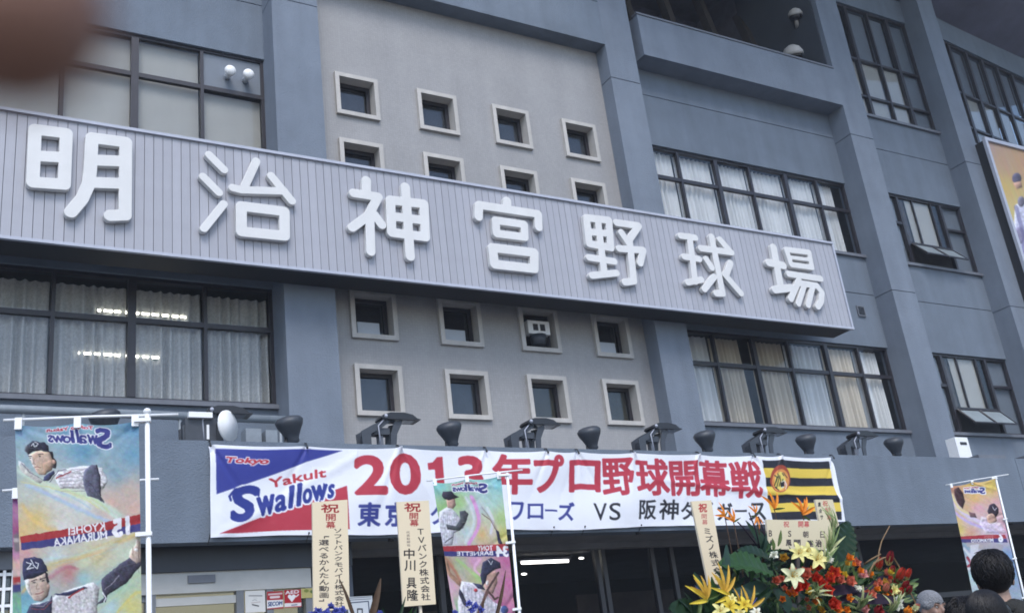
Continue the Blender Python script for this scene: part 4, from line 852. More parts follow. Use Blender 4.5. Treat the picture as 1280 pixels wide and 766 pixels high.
def smooth(p, n=5):
    p = np.array(p, float)
    if len(p) < 3: return p
    q = np.vstack([2 * p[0] - p[1], p, 2 * p[-1] - p[-2]]); o = []
    for i in range(1, len(q) - 2):
        for t in np.linspace(0, 1, n, endpoint=False): o.append(.5 * (2 * q[i] + (q[i + 1] - q[i - 1]) * t + (2 * q[i - 1] - 5 * q[i] + 4 * q[i + 1] - q[i + 2]) * t * t + (3 * q[i] - q[i - 1] - 3 * q[i + 1] + q[i + 2]) * t ** 3))
    return np.array(o + [p[-1]])
def swoosh(cv, pts, wd, col, n=7, al=.55, jit=3, soft=2, seed=0):
    g = np.random.default_rng(seed); pts = smooth(pts); n = int(n * 1.6); wd *= .7; jit *= 1.5
    for k in range(n):
        o = g.normal(0, jit, 2); c = np.clip(np.array(col) + g.normal(0, 14, 3), 0, 255); cv.line(pts + o + g.normal(0, jit * .25, pts.shape), wd * g.uniform(.25, 1), c, al * g.uniform(.5, 1), soft)
W_HITE = (232, 228, 230); NAVY = (52, 54, 84)
def logo(cv, q, mirrored=True):   # the two word script emblem, read from behind
    (TLq, TRq, BRq, BLq) = [np.array(p, float) for p in q]
    def sub(u0, v0, u1, v1):
        f = lambda u, v: TLq * (1 - u) * (1 - v) + TRq * u * (1 - v) + BRq * u * v + BLq * (1 - u) * v
        return [f(u0, v0), f(u1, v0), f(u1, v1), f(u0, v1)]
    it = [('S', 0, .0, .27, 1.0), ('w', .22, .38, .40, .82), ('a', .39, .42, .52, .84), ('l', .50, .12, .58, .82), ('l', .58, .12, .66, .82), ('o', .64, .40, .77, .80), ('w', .75, .36, .93, .76), ('s', .91, .3, 1.0, .76)]
    f = (lambda a, b: (1 - a, 1 - b)) if False else None
    for rnd in (0, 1):
        for ch, u0, v0, u1, v1 in it:
            if rnd == 0: cv.put(cv.textm(ch, sub(u0, v0, u1, v1), .05, .12, grow=int(cv.S * 1.1)), (238, 238, 245))
            else: cv.put(cv.textm(ch, sub(u0, v0, u1, v1), .05, .12), (62, 66, 140))
    cv.text('Tokyo Yakult', sub(.30, -.08, 1.02, .17), (190, 70, 90), .05, .1, outline=(238, 238, 245), ow=.6)
# ---- left flag
cv = Canvas(10, 515, 190, 1010, 5, (120, 165, 190)).T(2.88, 0, 500)
cv.field([(60, 90, (118, 165, 195)), (250, 80, (110, 165, 195)), (480, 90, (95, 150, 185)), (300, 180, (105, 160, 190)), (480, 200, (110, 160, 190)), (420, 260, (130, 165, 180)), (470, 330, (205, 180, 165)), (400, 370, (215, 175, 155)), (490, 390, (220, 180, 160)), (80, 230, (150, 180, 190)), (90, 330, (195, 200, 190)), (130, 430, (225, 195, 120)), (90, 470, (225, 190, 125)), (200, 330, (215, 220, 215)), (300, 370, (215, 220, 215)), (230, 460, (225, 220, 215)), (400, 430, (210, 195, 185)), (90, 550, (215, 160, 160)), (200, 560, (200, 215, 210)), (300, 580, (205, 210, 170)), (250, 620, (190, 120, 120)), (350, 560, (215, 195, 140)), (300, 640, (150, 195, 200)), (470, 560, (200, 215, 190)), (430, 660, (150, 195, 175)), (400, 740, (175, 205, 205)), (470, 740, (215, 205, 120)), (90, 700, (110, 165, 190)), (100, 760, (120, 190, 205)), (300, 800, (200, 205, 195)), (300, 950, (190, 190, 200)), (100, 900, (160, 190, 190)), (480, 900, (200, 190, 170))])
cv.streaks(28, 5, 26, 3); cv.streaks(-35, 3, 20, 5)
swoosh(cv, [(70, 250), (200, 320), (320, 350), (430, 420)], 12, (210, 215, 205), 12, .5, 4, 3, 1); swoosh(cv, [(90, 300), (200, 350), (300, 400), (400, 440)], 9, (170, 200, 215), 9, .5, 4, 2, 2)
swoosh(cv, [(80, 290), (180, 310), (280, 340), (360, 385)], 4, (215, 210, 130), 7, .6, 3, 2, 3); swoosh(cv, [(80, 380), (130, 440), (200, 470)], 12, (228, 195, 120), 5, .4, 4, 4, 4)
swoosh(cv, [(80, 690), (180, 600), (300, 560), (500, 480)], 8, (225, 195, 110), 8, .55, 5, 3, 5); swoosh(cv, [(150, 580), (280, 560), (420, 520)], 7, (190, 215, 215), 8, .5, 5, 3, 6); swoosh(cv, [(300, 700), (400, 620), (510, 560)], 8, (150, 195, 200), 8, .5, 6, 3, 7); swoosh(cv, [(330, 766), (430, 690), (510, 620)], 7, (185, 215, 170), 8, .5, 6, 3, 8)
swoosh(cv, [(420, 766), (480, 700), (510, 690)], 8, (220, 205, 110), 6, .6, 3, 3, 9); swoosh(cv, [(180, 640), (240, 600), (280, 610)], 10, (195, 95, 105), 6, .4, 3, 4, 10)
# upper player: cap, face, striped jersey
cv.pil = 2.6
cv.T(7.66, 10, 510)
cv.poly([(95, 500), (150, 520), (240, 620), (330, 690), (300, 720), (180, 640), (110, 580)], (205, 195, 190), .8, .5); cv.line([(130, 520), (200, 600), (330, 680)], 1.6, (70, 70, 95), .7, .6)
cv.poly([(440, 620), (500, 580), (720, 545), (900, 560), (960, 700), (900, 780), (500, 760), (460, 700)], (222, 218, 222), .95, .5)
for k in range(7): cv.line([(470 + k * 6, 600 + k * 32), (900, 560 + k * 38)], .45, (95, 75, 95), .8)
cv.poly([(390, 690), (330, 690), (350, 640), (440, 585), (445, 620)], (58, 62, 92)); cv.line([(460, 665), (600, 600)], 1.6, (165, 50, 50)); cv.line([(400, 700), (480, 590), (560, 580)], .9, (60, 60, 85))
cv.poly([(385, 395), (430, 410), (465, 520), (460, 570), (430, 560), (400, 470)], (45, 40, 48)); cv.poly([(200, 440), (260, 395), (390, 400), (425, 470), (440, 520), (420, 580), (360, 625), (300, 632), (262, 600), (235, 530), (205, 480)], (206, 176, 152), 1, .2)
cv.poly([(200, 440), (235, 440), (250, 520), (262, 600), (235, 540)], (226, 214, 205), .8, .4); cv.poly([(330, 520), (430, 480), (420, 580), (340, 628)], (176, 138, 116), .6, .6); cv.ell((437, 505), 15, 24, (190, 150, 130))
for p in ([(200, 452), (225, 448)], [(288, 432), (335, 425)]): cv.line(p, .9, (50, 42, 45))
cv.ell((212, 466), 8, 5, (60, 50, 50)); cv.ell((305, 447), 10, 6, (60, 50, 50)); cv.line([(250, 470), (232, 520), (262, 525)], .6, (150, 110, 92)); cv.line([(250, 560), (275, 552), (308, 556)], 1.0, (150, 90, 85)); cv.line([(262, 580), (295, 580)], .5, (160, 120, 105))
cv.poly([(180, 345), (235, 300), (350, 308), (388, 345), (398, 410), (330, 395), (240, 400), (195, 440), (165, 400)], (48, 50, 66), 1, .2); cv.poly([(155, 400), (165, 350), (230, 345), (200, 395), (195, 445)], (70, 62, 68), .7, .6); cv.line([(200, 365), (290, 372), (400, 405)], .8, (85, 85, 100))
cv.line([(225, 345), (240, 320), (250, 350), (270, 345)], .8, (235, 235, 238)); cv.line([(250, 310), (285, 320), (262, 345)], .8, (235, 235, 238))
cv.T(5.892, 80, 510); cv.poly([(135, 520), (150, 455), (200, 415), (238, 415), (262, 500), (272, 640), (300, 700), (250, 670), (170, 640), (150, 590)], (92, 92, 112), 1, .4); cv.line([(238, 415), (262, 500), (270, 640)], 1.6, (45, 42, 55)); cv.line([(150, 520), (200, 560), (260, 650)], 1.0, (60, 60, 80), .7)
cv.line([(140, 450), (-80, 500)], .4, (110, 90, 110)); swoosh(cv, [(0, 600), (120, 640), (260, 700), (330, 766)], 5, (205, 210, 170), 8, .7, 2.5, 1.5, 21); swoosh(cv, [(-60, 600), (80, 660), (200, 740)], 4, (180, 200, 215), 6, .7, 2.5, 1.5, 22)
# ribbon, mirrored names
cv.pil = 0; cv.T(2.88, 0, 500)
cv.poly([(72, 488), (240, 462), (380, 438), (512, 408), (512, 440), (380, 468), (240, 492), (74, 516)], (178, 52, 56)); cv.poly([(74, 513), (240, 490), (380, 468), (512, 440), (512, 470), (380, 492), (240, 520), (76, 538)], (66, 66, 128))
for st, q in (('KYOHEI', [(378, 436), (246, 460), (248, 486), (380, 466)]), ('MURANAKA', [(384, 466), (192, 498), (194, 527), (386, 497)])): cv.text(st, q, (238, 236, 240), .025)
cv.text('15', [(468, 415), (404, 430), (404, 496), (468, 482)], (238, 236, 240), .06)
cv.text('IS', [(466, 418), (420, 428), (420, 440), (466, 430)], (178, 52, 56), .01, al=0)
# lower player
cv.pil = 2.8; cv.T(5.25, 10, 620)
cv.poly([(130, 766), (150, 700), (250, 690), (320, 640), (560, 560), (600, 600), (580, 800), (560, 1100), (130, 1100)], (205, 200, 202), .95, .6)
for k in range(12): cv.line([(300 + k * 24, 650 - k * 7), (270 + k * 30, 900), (270 + k * 30, 1100)], .5, (110, 100, 120), .6, .4)
for k in range(30):
    x = random.uniform(300, 560); y = random.uniform(650, 900); cv.line([(x, y), (x + random.uniform(-30, 30), y + random.uniform(20, 60))], .7, random.choice([(235, 235, 235), (150, 145, 155), (120, 118, 135)]), .5, .5)
cv.poly([(300, 640), (420, 620), (500, 590), (525, 600), (400, 650), (330, 650)], NAVY, 1, .3); cv.line([(400, 660), (495, 605)], 2.6, (165, 50, 55)); cv.line([(410, 660), (490, 615)], .6, (240, 240, 240))
cv.poly([(120, 766), (150, 700), (190, 710), (270, 680), (290, 640), (290, 766), (180, 900), (120, 900)], (58, 60, 85), 1, .3); cv.line([(150, 715), (230, 720), (285, 670)], .9, (150, 140, 150)); cv.line([(150, 735), (230, 740), (285, 690)], .7, (165, 70, 75))
cv.poly([(110, 540), (150, 525), (245, 495), (262, 560), (275, 600), (262, 650), (215, 690), (170, 680), (140, 640), (118, 590)], (200, 178, 162), 1, .3); cv.poly([(110, 545), (135, 540), (150, 620), (165, 675), (135, 630), (115, 590)], (232, 226, 222), .9, .5); cv.poly([(200, 560), (262, 560), (272, 610), (255, 655), (215, 690), (210, 640)], (160, 132, 118), .6, .8)
cv.line([(150, 552), (185, 543)], 1.2, (55, 45, 50)); cv.line([(212, 540), (250, 530)], 1.2, (55, 45, 50)); cv.ell((170, 562), 10, 5, (65, 55, 60)); cv.ell((230, 550), 10, 5, (65, 55, 60)); cv.line([(190, 570), (182, 605), (205, 608)], .7, (140, 105, 92)); cv.line([(178, 640), (205, 632), (235, 622)], 1.1, (140, 85, 82)); cv.line([(185, 655), (220, 648)], .5, (150, 120, 110)); cv.ell((262, 590), 8, 18, (185, 150, 135)); cv.poly([(240, 500), (262, 500), (270, 560), (255, 570)], (45, 42, 50))
cv.poly([(92, 450), (105, 405), (170, 392), (225, 410), (250, 450), (262, 490), (180, 510), (105, 545), (95, 500)], (52, 54, 84), 1, .2); cv.poly([(100, 500), (180, 490), (255, 480), (250, 500), (180, 530), (105, 548)], (42, 44, 68)); cv.line([(120, 430), (150, 440), (125, 475), (165, 465)], 1.1, (235, 235, 240)); cv.line([(150, 415), (165, 450), (190, 470), (200, 440), (180, 430)], 1.1, (235, 235, 240))
cv.T(5.636, 90, 630); cv.poly([(205, 570), (215, 520), (300, 450), (400, 375), (490, 390), (485, 430), (380, 560), (250, 640), (240, 690), (170, 705), (225, 660)], (64, 62, 80), 1, .3); cv.line([(230, 600), (300, 540), (330, 500)], .9, (150, 145, 160)); cv.line([(250, 500), (350, 440), (470, 400)], .8, (90, 88, 105)); cv.line([(215, 620), (240, 660), (225, 690)], 1.4, (225, 225, 230))
cv.poly([(400, 370), (410, 320), (440, 290), (455, 240), (480, 260), (490, 400), (450, 410)], (200, 175, 160), 1, .3); cv.ell((455, 320), 16, 14, (230, 220, 215)); cv.line([(430, 300), (425, 360)], .8, (130, 100, 90)); cv.line([(470, 290), (468, 380)], .8, (120, 90, 85))
cv.tf = lambda p: np.asarray(p, float)
logo(cv, [(141, 530), (59, 534), (60, 556), (140, 560)])
Yn = [5.76, 5.59]
# corners of the cloth: 0.6 m wide, 1.75 m long, hanging 17 degrees out of the facade's direction
TLc, TRc = at(18.5, 530, 5.76), at(173.5, 526, 5.585)
BLc = TLc + np.array([.045, 0, -1.75]); BRc = TRc + np.array([.045, 0, -1.75])
bl_ = at(27, 766, 5.76); kx = (bl_[0] - TLc[0]) / (TLc[2] - bl_[2]); BLc = TLc + np.array([kx * 1.75, 0, -1.75]); br_ = at(177, 766, 5.585); kx2 = (br_[0] - TRc[0]) / (TRc[2] - br_[2]); BRc = TRc + np.array([kx2 * 1.75, 0, -1.75])
pt_ = at(184, 514, 5.57); pm_ = at(186.5, 766, 5.57); kp = (pm_[0] - pt_[0]) / (pt_[2] - pm_[2]); pbm = np.array([pt_[0] + kp * (pt_[2] + EYE), pt_[1], -EYE])
cloth_flag('large pale blue player flag on a white pole at the left, reading fifteen from behind', pbm, pt_, TLc, TRc, BRc, BLc, cv, 250, 620, 'player flags on white poles', .004, (.0, .34, .66, .97), 3)
# ---- the flag half hidden behind it
cv2 = Canvas(0, 590, 70, 1000, 3, (190, 110, 150)).T(4.617, 0, 600)
cv2.field([(90, 120, (150, 90, 150)), (95, 200, (175, 120, 160)), (90, 290, (165, 80, 130)), (100, 430, (195, 130, 175)), (90, 480, (225, 185, 160)), (85, 520, (215, 180, 180)), (90, 680, (120, 180, 150)), (85, 740, (130, 190, 170))]); cv2.streaks(70, 9, 20, 4)
cv2.poly([(72, 560), (130, 548), (130, 590), (72, 598)], (180, 55, 60)); cv2.poly([(72, 600), (130, 592), (130, 640), (72, 645)], (66, 66, 128)); cv2.poly([(78, 310), (130, 300), (130, 410), (85, 415)], (120, 115, 120), .9, 1); cv2.ell((95, 345), 14, 14, (190, 180, 175))
A = at(15.5, 617, 6.6); e2 = np.array([.93, -.3, 0]) ; B2 = A + e2 / np.linalg.norm(e2) * .6; a2 = at(16, 766, 6.6); k2 = (a2[0] - A[0]) / (A[2] - a2[2])
cloth_flag('pink edged player flag almost hidden behind the large left flag', (B2[0] + .04 + k2 * 1.6, B2[1], -EYE), (B2[0] + .04, B2[1], A[2] + .04), A, B2, B2 + np.array([k2 * 1.6, 0, -1.6]), A + np.array([k2 * 1.6, 0, -1.6]), cv2, 60, 150, 'player flags on white poles', .004, (.0, .34, .66, .97), 5)
# ---- middle flag
cv = Canvas(535, 585, 690, 900, 5, (150, 210, 205)).T(4.35, 540, 590)
cv.field([(30, 70, (130, 205, 205)), (200, 50, (150, 215, 215)), (360, 60, (130, 205, 215)), (60, 200, (150, 200, 120)), (150, 160, (170, 210, 130)), (230, 180, (205, 210, 230)), (330, 160, (170, 215, 205)), (380, 250, (170, 205, 130)), (330, 330, (215, 205, 200)), (380, 340, (210, 205, 90)), (270, 340, (225, 180, 110)), (200, 330, (190, 220, 225)), (100, 370, (210, 210, 225)), (230, 480, (215, 140, 190)), (150, 500, (165, 200, 150)), (90, 500, (190, 140, 110)), (400, 480, (190, 90, 150)), (420, 600, (205, 110, 165)), (380, 740, (195, 100, 150)), (110, 620, (225, 170, 195)), (120, 740, (150, 200, 150)), (300, 900, (180, 150, 180)), (250, 560, (175, 200, 120))])
cv.streaks(65, 6, 22, 8)
for sd_, p, w_, c in ((31, [(215, 130), (250, 220), (250, 300), (200, 390)], 7, (225, 150, 200)), (32, [(180, 130), (215, 200), (225, 280), (180, 380)], 6, (205, 225, 230)), (33, [(300, 190), (330, 260), (320, 330)], 6, (220, 225, 225)), (34, [(270, 190), (300, 230), (340, 290), (355, 340)], 2, (90, 70, 100)), (35, [(130, 470), (190, 520), (260, 590)], 6, (175, 205, 130)), (36, [(260, 470), (230, 520), (260, 560)], 5, (230, 170, 205)), (37, [(60, 460), (110, 520), (150, 590)], 8, (190, 130, 100)), (38, [(90, 560), (100, 640), (130, 766)], 6, (230, 175, 200))): swoosh(cv, p, w_, c, 8, .6, 2.2, 1.5, sd_)
cv.pil = 2.2
cv.poly([(40, 215), (90, 180), (130, 215), (160, 260), (200, 240), (170, 300), (120, 330), (110, 395), (40, 400), (25, 320)], (208, 208, 218), 1, .4)
for k in range(9): cv.line([(38 + k * 12, 225 + (k % 3) * 6), (34 + k * 11, 390)], .3, (140, 140, 160))
cv.poly([(75, 145), (120, 120), (130, 175), (115, 195), (85, 190)], (196, 158, 140)); cv.poly([(52, 125), (60, 100), (105, 95), (125, 118), (148, 130), (90, 150), (62, 140)], (54, 52, 66)); cv.poly([(150, 210), (180, 205), (200, 225), (185, 270), (150, 315), (85, 310), (75, 280), (130, 290), (155, 250)], (72, 74, 82), 1, .3); cv.line([(70, 380), (110, 350)], 1.3, (70, 72, 82)); cv.poly([(345, 310), (362, 320), (385, 400), (360, 385)], (50, 48, 72)); cv.line([(270, 222), (320, 262), (345, 310)], .8, (110, 70, 70))
cv.pil = 0
cv.poly([(40, 402), (415, 388), (432, 425), (42, 430)], (180, 52, 62)); cv.poly([(42, 430), (432, 425), (436, 458), (44, 455)], (62, 62, 128))
cv.text('TONY', [(330, 395), (248, 398), (248, 425), (330, 424)], (238, 236, 240), .02); cv.text('BARNETTE', [(330, 426), (134, 430), (136, 452), (332, 450)], (238, 236, 240), .02); cv.text('34', [(415, 398), (345, 398), (345, 460), (418, 460)], (238, 236, 240), .05)
cv.pil = 2.2
cv.poly([(60, 465), (85, 480), (100, 540), (160, 600), (150, 620), (90, 560)], (172, 130, 105), 1, .5)
cv.poly([(160, 590), (230, 600), (270, 640), (330, 700), (400, 740), (400, 1000), (160, 1000), (140, 700)], (208, 204, 214), 1, .4)
for k in range(10): cv.line([(170 + k * 22, 610 + k * 9), (185 + k * 20, 900)], .4, (120, 115, 145))
cv.poly([(150, 630), (170, 660), (200, 740), (170, 720), (145, 660)], (60, 60, 80)); cv.poly([(270, 560), (300, 530), (350, 540), (355, 600), (330, 660), (290, 640)], (190, 150, 135)); cv.poly([(262, 560), (275, 490), (320, 462), (370, 490), (375, 520), (340, 530), (300, 560), (290, 600), (275, 620)], (50, 52, 76)); cv.line([(305, 475), (320, 500), (330, 480)], .7, (225, 225, 232)); cv.line([(360, 545), (300, 640), (340, 690), (358, 680)], 2.6, (85, 62, 62)); cv.poly([(220, 600), (270, 610), (290, 640), (250, 630)], NAVY); cv.ell((238, 640), 10, 10, (190, 60, 70)); cv.ell((300, 600), 8, 14, (225, 215, 210)); cv.ell((395, 745), 20, 22, (60, 80, 130))
cv.line([(300, 650), (250, 766), (230, 800)], 4, (110, 80, 75))
logo(cv, [(309, 50), (108, 58), (115, 112), (300, 108)])
TLc, TRc = at(541, 603, 8.44), at(626, 594, 8.19); a = at(567, 766, 8.44); b = at(644, 766, 8.19)
def down(p, q, L): d = (q - p); return p + d * L / abs(d[2])
pt_ = at(634, 593, 8.17); pm_ = at(648, 750, 8.17)
cloth_flag('narrow green and pink player flag in front of the banner, reading thirty four from behind', down(pt_, pm_, pt_[2] + EYE), pt_, TLc, TRc, down(TRc, b, 1.78), down(TLc, a, 1.78), cv, 150, 400, 'player flags on white poles', .006, (.0, .34, .66, .97), 8)
# ---- right flag
cv = Canvas(1175, 590, 1330, 830, 5, (225, 190, 100)).T(5.28, 1175, 590)
cv.field([(90, 100, (205, 140, 110)), (200, 90, (230, 190, 90)), (330, 90, (230, 200, 90)), (230, 170, (235, 190, 100)), (370, 220, (225, 170, 180)), (250, 230, (225, 160, 190)), (180, 230, (225, 180, 130)), (90, 210, (205, 195, 225)), (110, 300, (225, 190, 110)), (200, 310, (215, 200, 225)), (300, 350, (215, 200, 225)), (130, 380, (230, 210, 100)), (200, 395, (225, 160, 130)), (420, 380, (225, 160, 190)), (160, 500, (110, 150, 190)), (200, 600, (180, 200, 215)), (230, 700, (190, 215, 215)), (440, 560, (110, 150, 200)), (470, 650, (120, 160, 200)), (350, 480, (190, 200, 215)), (300, 900, (150, 180, 200))])
cv.streaks(30, 6, 16, 9)
for sd_, p, w_, c in ((41, [(75, 180), (150, 260), (250, 320), (400, 370)], 9, (215, 200, 225)), (42, [(80, 250), (160, 310), (240, 350), (380, 400)], 6, (200, 180, 220)), (43, [(80, 150), (120, 230), (200, 280)], 5, (235, 215, 160)), (44, [(170, 650), (240, 720), (280, 760)], 6, (170, 215, 210)), (45, [(160, 500), (200, 560), (190, 640)], 5, (215, 215, 225))): swoosh(cv, p, w_, c, 8, .65, 2, 1.2, sd_)
cv.pil = 1.6
cv.poly([(90, 110), (120, 90), (150, 130), (165, 190), (150, 240), (115, 200), (95, 150)], (72, 48, 52), 1, .4); cv.poly([(190, 260), (230, 270), (245, 300), (200, 295)], (90, 60, 70), .8, .4)
cv.poly([(305, 290), (330, 265), (370, 280), (375, 320), (340, 345), (315, 330)], (200, 160, 140)); cv.poly([(312, 255), (325, 215), (355, 205), (385, 235), (385, 270), (370, 295), (345, 270), (318, 275)], (56, 48, 62)); cv.line([(345, 225), (360, 250), (372, 232)], .8, (200, 200, 210)); cv.poly([(270, 290), (305, 300), (320, 335), (400, 330), (440, 400), (300, 400), (260, 340)], (222, 205, 225), .7, .6)
cv.pil = 0
cv.poly([(100, 425), (290, 412), (430, 412), (440, 435), (110, 442)], (180, 52, 62)); cv.poly([(110, 440), (440, 436), (448, 462), (118, 464)], (70, 66, 128))
cv.text('MIYAMOTO', [(350, 436), (205, 440), (207, 462), (352, 460)], (236, 234, 238), .03); cv.text('SHINYA', [(350, 414), (290, 416), (290, 432), (350, 432)], (225, 170, 180), .0); cv.text('6', [(412, 405), (382, 407), (386, 462), (418, 460)], (238, 236, 240), .06)
cv.poly([(170, 460), (330, 455), (420, 480), (400, 540), (250, 500), (180, 490)], (170, 160, 165), .7, .6); cv.line([(180, 560), (205, 600), (185, 620)], 3, (165, 55, 75)); cv.poly([(200, 480), (260, 470), (250, 520), (200, 640)], (215, 215, 225), .8, .6)
logo(cv, [(298, 95), (158, 100), (162, 145), (300, 140)])
TLc, TRc = at(1187.5, 607, 10.28), at(1243, 598, 9.89); a = at(1214, 732, 10.28); b = at(1272, 720, 9.89); pt_ = at(1244.5, 596, 9.87); pm_ = at(1274, 718, 9.87)
cloth_flag('small yellow topped player flag at the right behind the people, reading six from behind', down(pt_, pm_, pt_[2] + EYE), pt_, TLc, TRc, down(TRc, b, 1.78), down(TLc, a, 1.78), cv, 110, 300, 'player flags on white poles', .006, (.0, .34, .66, .97), 9)

# ================================================================== wooden congratulation boards
CREAM = (226, 210, 180)
def board(name_lab, quad, Y, cv, nu, nv, stick, outline=None, dY=0.0):
    Pq = [at(x, y, Y) for x, y in quad]; t = thing('wooden_board', name_lab, 'board', (Pq[3][0], Y, -EYE), 'congratulation boards')
    pts = [(at(x, y, Y)[0], at(x, y, Y)[2]) for x, y in (outline or quad)]
    m_ = MB(); m_.prism(pts, Y, Y + .012); m_.build('panel', M['wood'], t)
    P = bilin(*Pq, nu, nv)
    if outline:
        pass
    P[..., 1] = Y - .0025
    rgbm = printed('lettering', P, cv, M['board'], t, .92)
    m_ = MB(); sx0, sx1 = stick; a, b = at(*sx0, Y), at(*sx1, Y); d = (b - a); k = (a[2] + EYE) / max(a[2] - b[2], 1e-3); e = a + d * k
    m_.tube([(a[0], Y + .025, a[2]), (e[0], Y + .025, -EYE)], .011, 6); m_.build('stick', M['wood'] if Y > 4.9 else M['brown'], t); return t
cv = Canvas(385, 620, 442, 780, 9, CREAM).T(5.25, 385, 620)
DR = (150, 38, 42)
cv.text('祝', [(85, 50), (205, 108)], DR, .03); cv.text('開', [(118, 114), (182, 160)], DR, .015); cv.text('幕', [(118, 164), (180, 211)], DR, .015)
cv.column('ソフトバンクモバイル株式会社', (196, 206), (207, 724), 62, (38, 34, 38), .012); cv.column('「選べるかんたん動画」', (104, 238), (106, 712), 70, (38, 34, 38), .018)
board('left wooden board with two columns of black writing, covering the club name on the banner', ((390.2, 627.6), (434.2, 624.2), (437, 761), (391.7, 763.4)), 6.5, cv, 150, 400, ((412, 700), (414, 766)))
cv = Canvas(490, 618, 550, 780, 9, CREAM).T(5.243, 490, 620)
cv.text('祝', [(80, 42), (190, 102)], DR, .03); cv.text('開', [(115, 108), (172, 150)], DR, .015); cv.text('幕', [(117, 152), (175, 197)], DR, .015)
cv.column('ＴＶバンク株式会社', (186, 204), (224, 684), 62, (38, 34, 38), .012); cv.column('代表取締役', (105, 226), (110, 330), 24, (90, 80, 78), 0)
cv.text('中', [(78, 342), (148, 410)], (34, 30, 34), .02); cv.text('川', [(82, 418), (154, 488)], (34, 30, 34), .02); cv.text('具', [(96, 532), (160, 602)], (34, 30, 34), .015); cv.text('隆', [(100, 610), (172, 684)], (34, 30, 34), .015)
board('middle wooden board with a person name in large black writing, left of the middle flag', ((495.7, 627.2), (535.8, 625.3), (544.7, 754.5), (503.7, 757.7)), 6.6, cv, 140, 400, ((524, 720), (528, 766)))
cv = Canvas(855, 618, 920, 780, 9, CREAM).T(4, 760, 500)
cv.text('祝', [(452, 515), (496, 560)], (175, 60, 60), .03); cv.text('開', [(468, 568), (494, 592)], (170, 70, 70), .0); cv.text('幕', [(471, 596), (498, 622)], (170, 70, 70), .0)
cv.column('ミズノ株式会社', (492, 634), (562, 910), 44, (38, 34, 38), .015)
q4 = ((863.75, 626.3), (888.75, 624.8), (909, 745), (889, 748))
board('narrow tilted wooden board rising behind the yellow flowers', q4, 5.0, cv, 90, 380, ((899, 740), (902, 766)))
cv = Canvas(950, 640, 1050, 700, 9, (214, 202, 172)).T(8.514, 930, 610)
cv.text('祝', [(420, 350), (480, 414)], (185, 70, 75), .01); cv.text('開', [(578, 350), (632, 414)], (185, 70, 75), .01); cv.text('幕', [(640, 350), (694, 414)], (185, 70, 75), .01)
for ch, a in (('B', (264, 445, 299, 512)), ('S', (470, 452, 503, 515)), ('朝', (628, 455, 686, 524)), ('日', (812, 458, 860, 527)), ('代', (275, 550, 308, 602)), ('風', (445, 545, 508, 612)), ('間', (530, 545, 603, 618)), ('建', (668, 550, 740, 622)), ('治', (760, 545, 828, 625))): cv.text(ch, [a[:2], a[2:]], (52, 46, 50), .012 if a[1] < 540 else .03)
board('wide low wooden board standing behind the large flower arrangement', ((957.5, 649), (1036.5, 650.5), (1038, 687), (961, 686)), 4.55, cv, 240, 120, ((1000, 670), (1004, 766)))
cv = Canvas(1015, 620, 1060, 690, 9, (214, 202, 172)).T(8.514, 930, 610)
cv.text('祝', [(838, 132), (892, 190)], (185, 60, 62), .02); cv.text('開', [(868, 205), (915, 262)], (180, 95, 90), .01); cv.text('幕', [(884, 276), (934, 336)], (180, 95, 90), .01)
for k, ch in enumerate('農会サ'): cv.text(ch, [(788 + k * 12, 148 + k * 68), (818 + k * 12, 196 + k * 68)], (45, 42, 45), .01)
cv.text('テ', [(942, 345), (995, 400)], (30, 28, 32), .05); cv.text('レ', [(965, 430), (1010, 520)], (30, 28, 32), .04); cv.text('ビ', [(975, 540), (1030, 610)], (30, 28, 32), .04)
board('small tilted wooden board behind the wide one, partly hidden by leaves', ((1018.7, 624.1), (1040.5, 624.1), (1056, 686), (1030, 686)), 4.8, cv, 100, 240, ((1044, 670), (1048, 766)))

# ================================================================== flowers
def fm(name, rgb, rough=.55, tr=.25, amt=.12): return mat(name, rgb, rough, amt * 1.8, 30, trans=tr, spec=.22)
F = dict(green=fm('leaf_green', (.032, .080, .026), .45), dark=fm('leaf_dark', (.014, .036, .016), .4), olive=fm('leaf_olive', (.09, .14, .04)), teal=fm('leaf_teal', (.025, .055, .04)), pale=fm('leaf_pale', (.20, .27, .11)), cream=fm('leaf_cream', (.48, .50, .26)),
         yellow=fm('petal_yellow', (.72, .55, .06)), lemon=fm('petal_lemon', (.78, .72, .30)), white=fm('petal_white', (.78, .78, .66)), ivory=fm('petal_ivory', (.74, .74, .46)), red=fm('petal_red', (.60, .06, .035)), orange=fm('petal_orange', (.80, .27, .03)), coral=fm('petal_coral', (.70, .22, .14)), deep=fm('petal_deep', (.28, .025, .03)),
         amber=fm('petal_amber', (.60, .36, .05)), blue=fm('petal_blue', (.09, .11, .42)), purple=fm('leaf_purple', (.03, .018, .035)), twig=fm('twig', (.20, .13, .07), .7, 0), brown=fm('dry_leaf', (.06, .035, .02), .6, .1), stem=fm('stem', (.07, .12, .04), .6, 0), pink=fm('petal_pink', (.72, .35, .33)))
def frame_of(d, roll=0.0):
    d = Vector(d).normalized(); q = d.to_track_quat('Z', 'Y'); return q @ Matrix.Rotation(roll, 3, 'Z').to_quaternion()
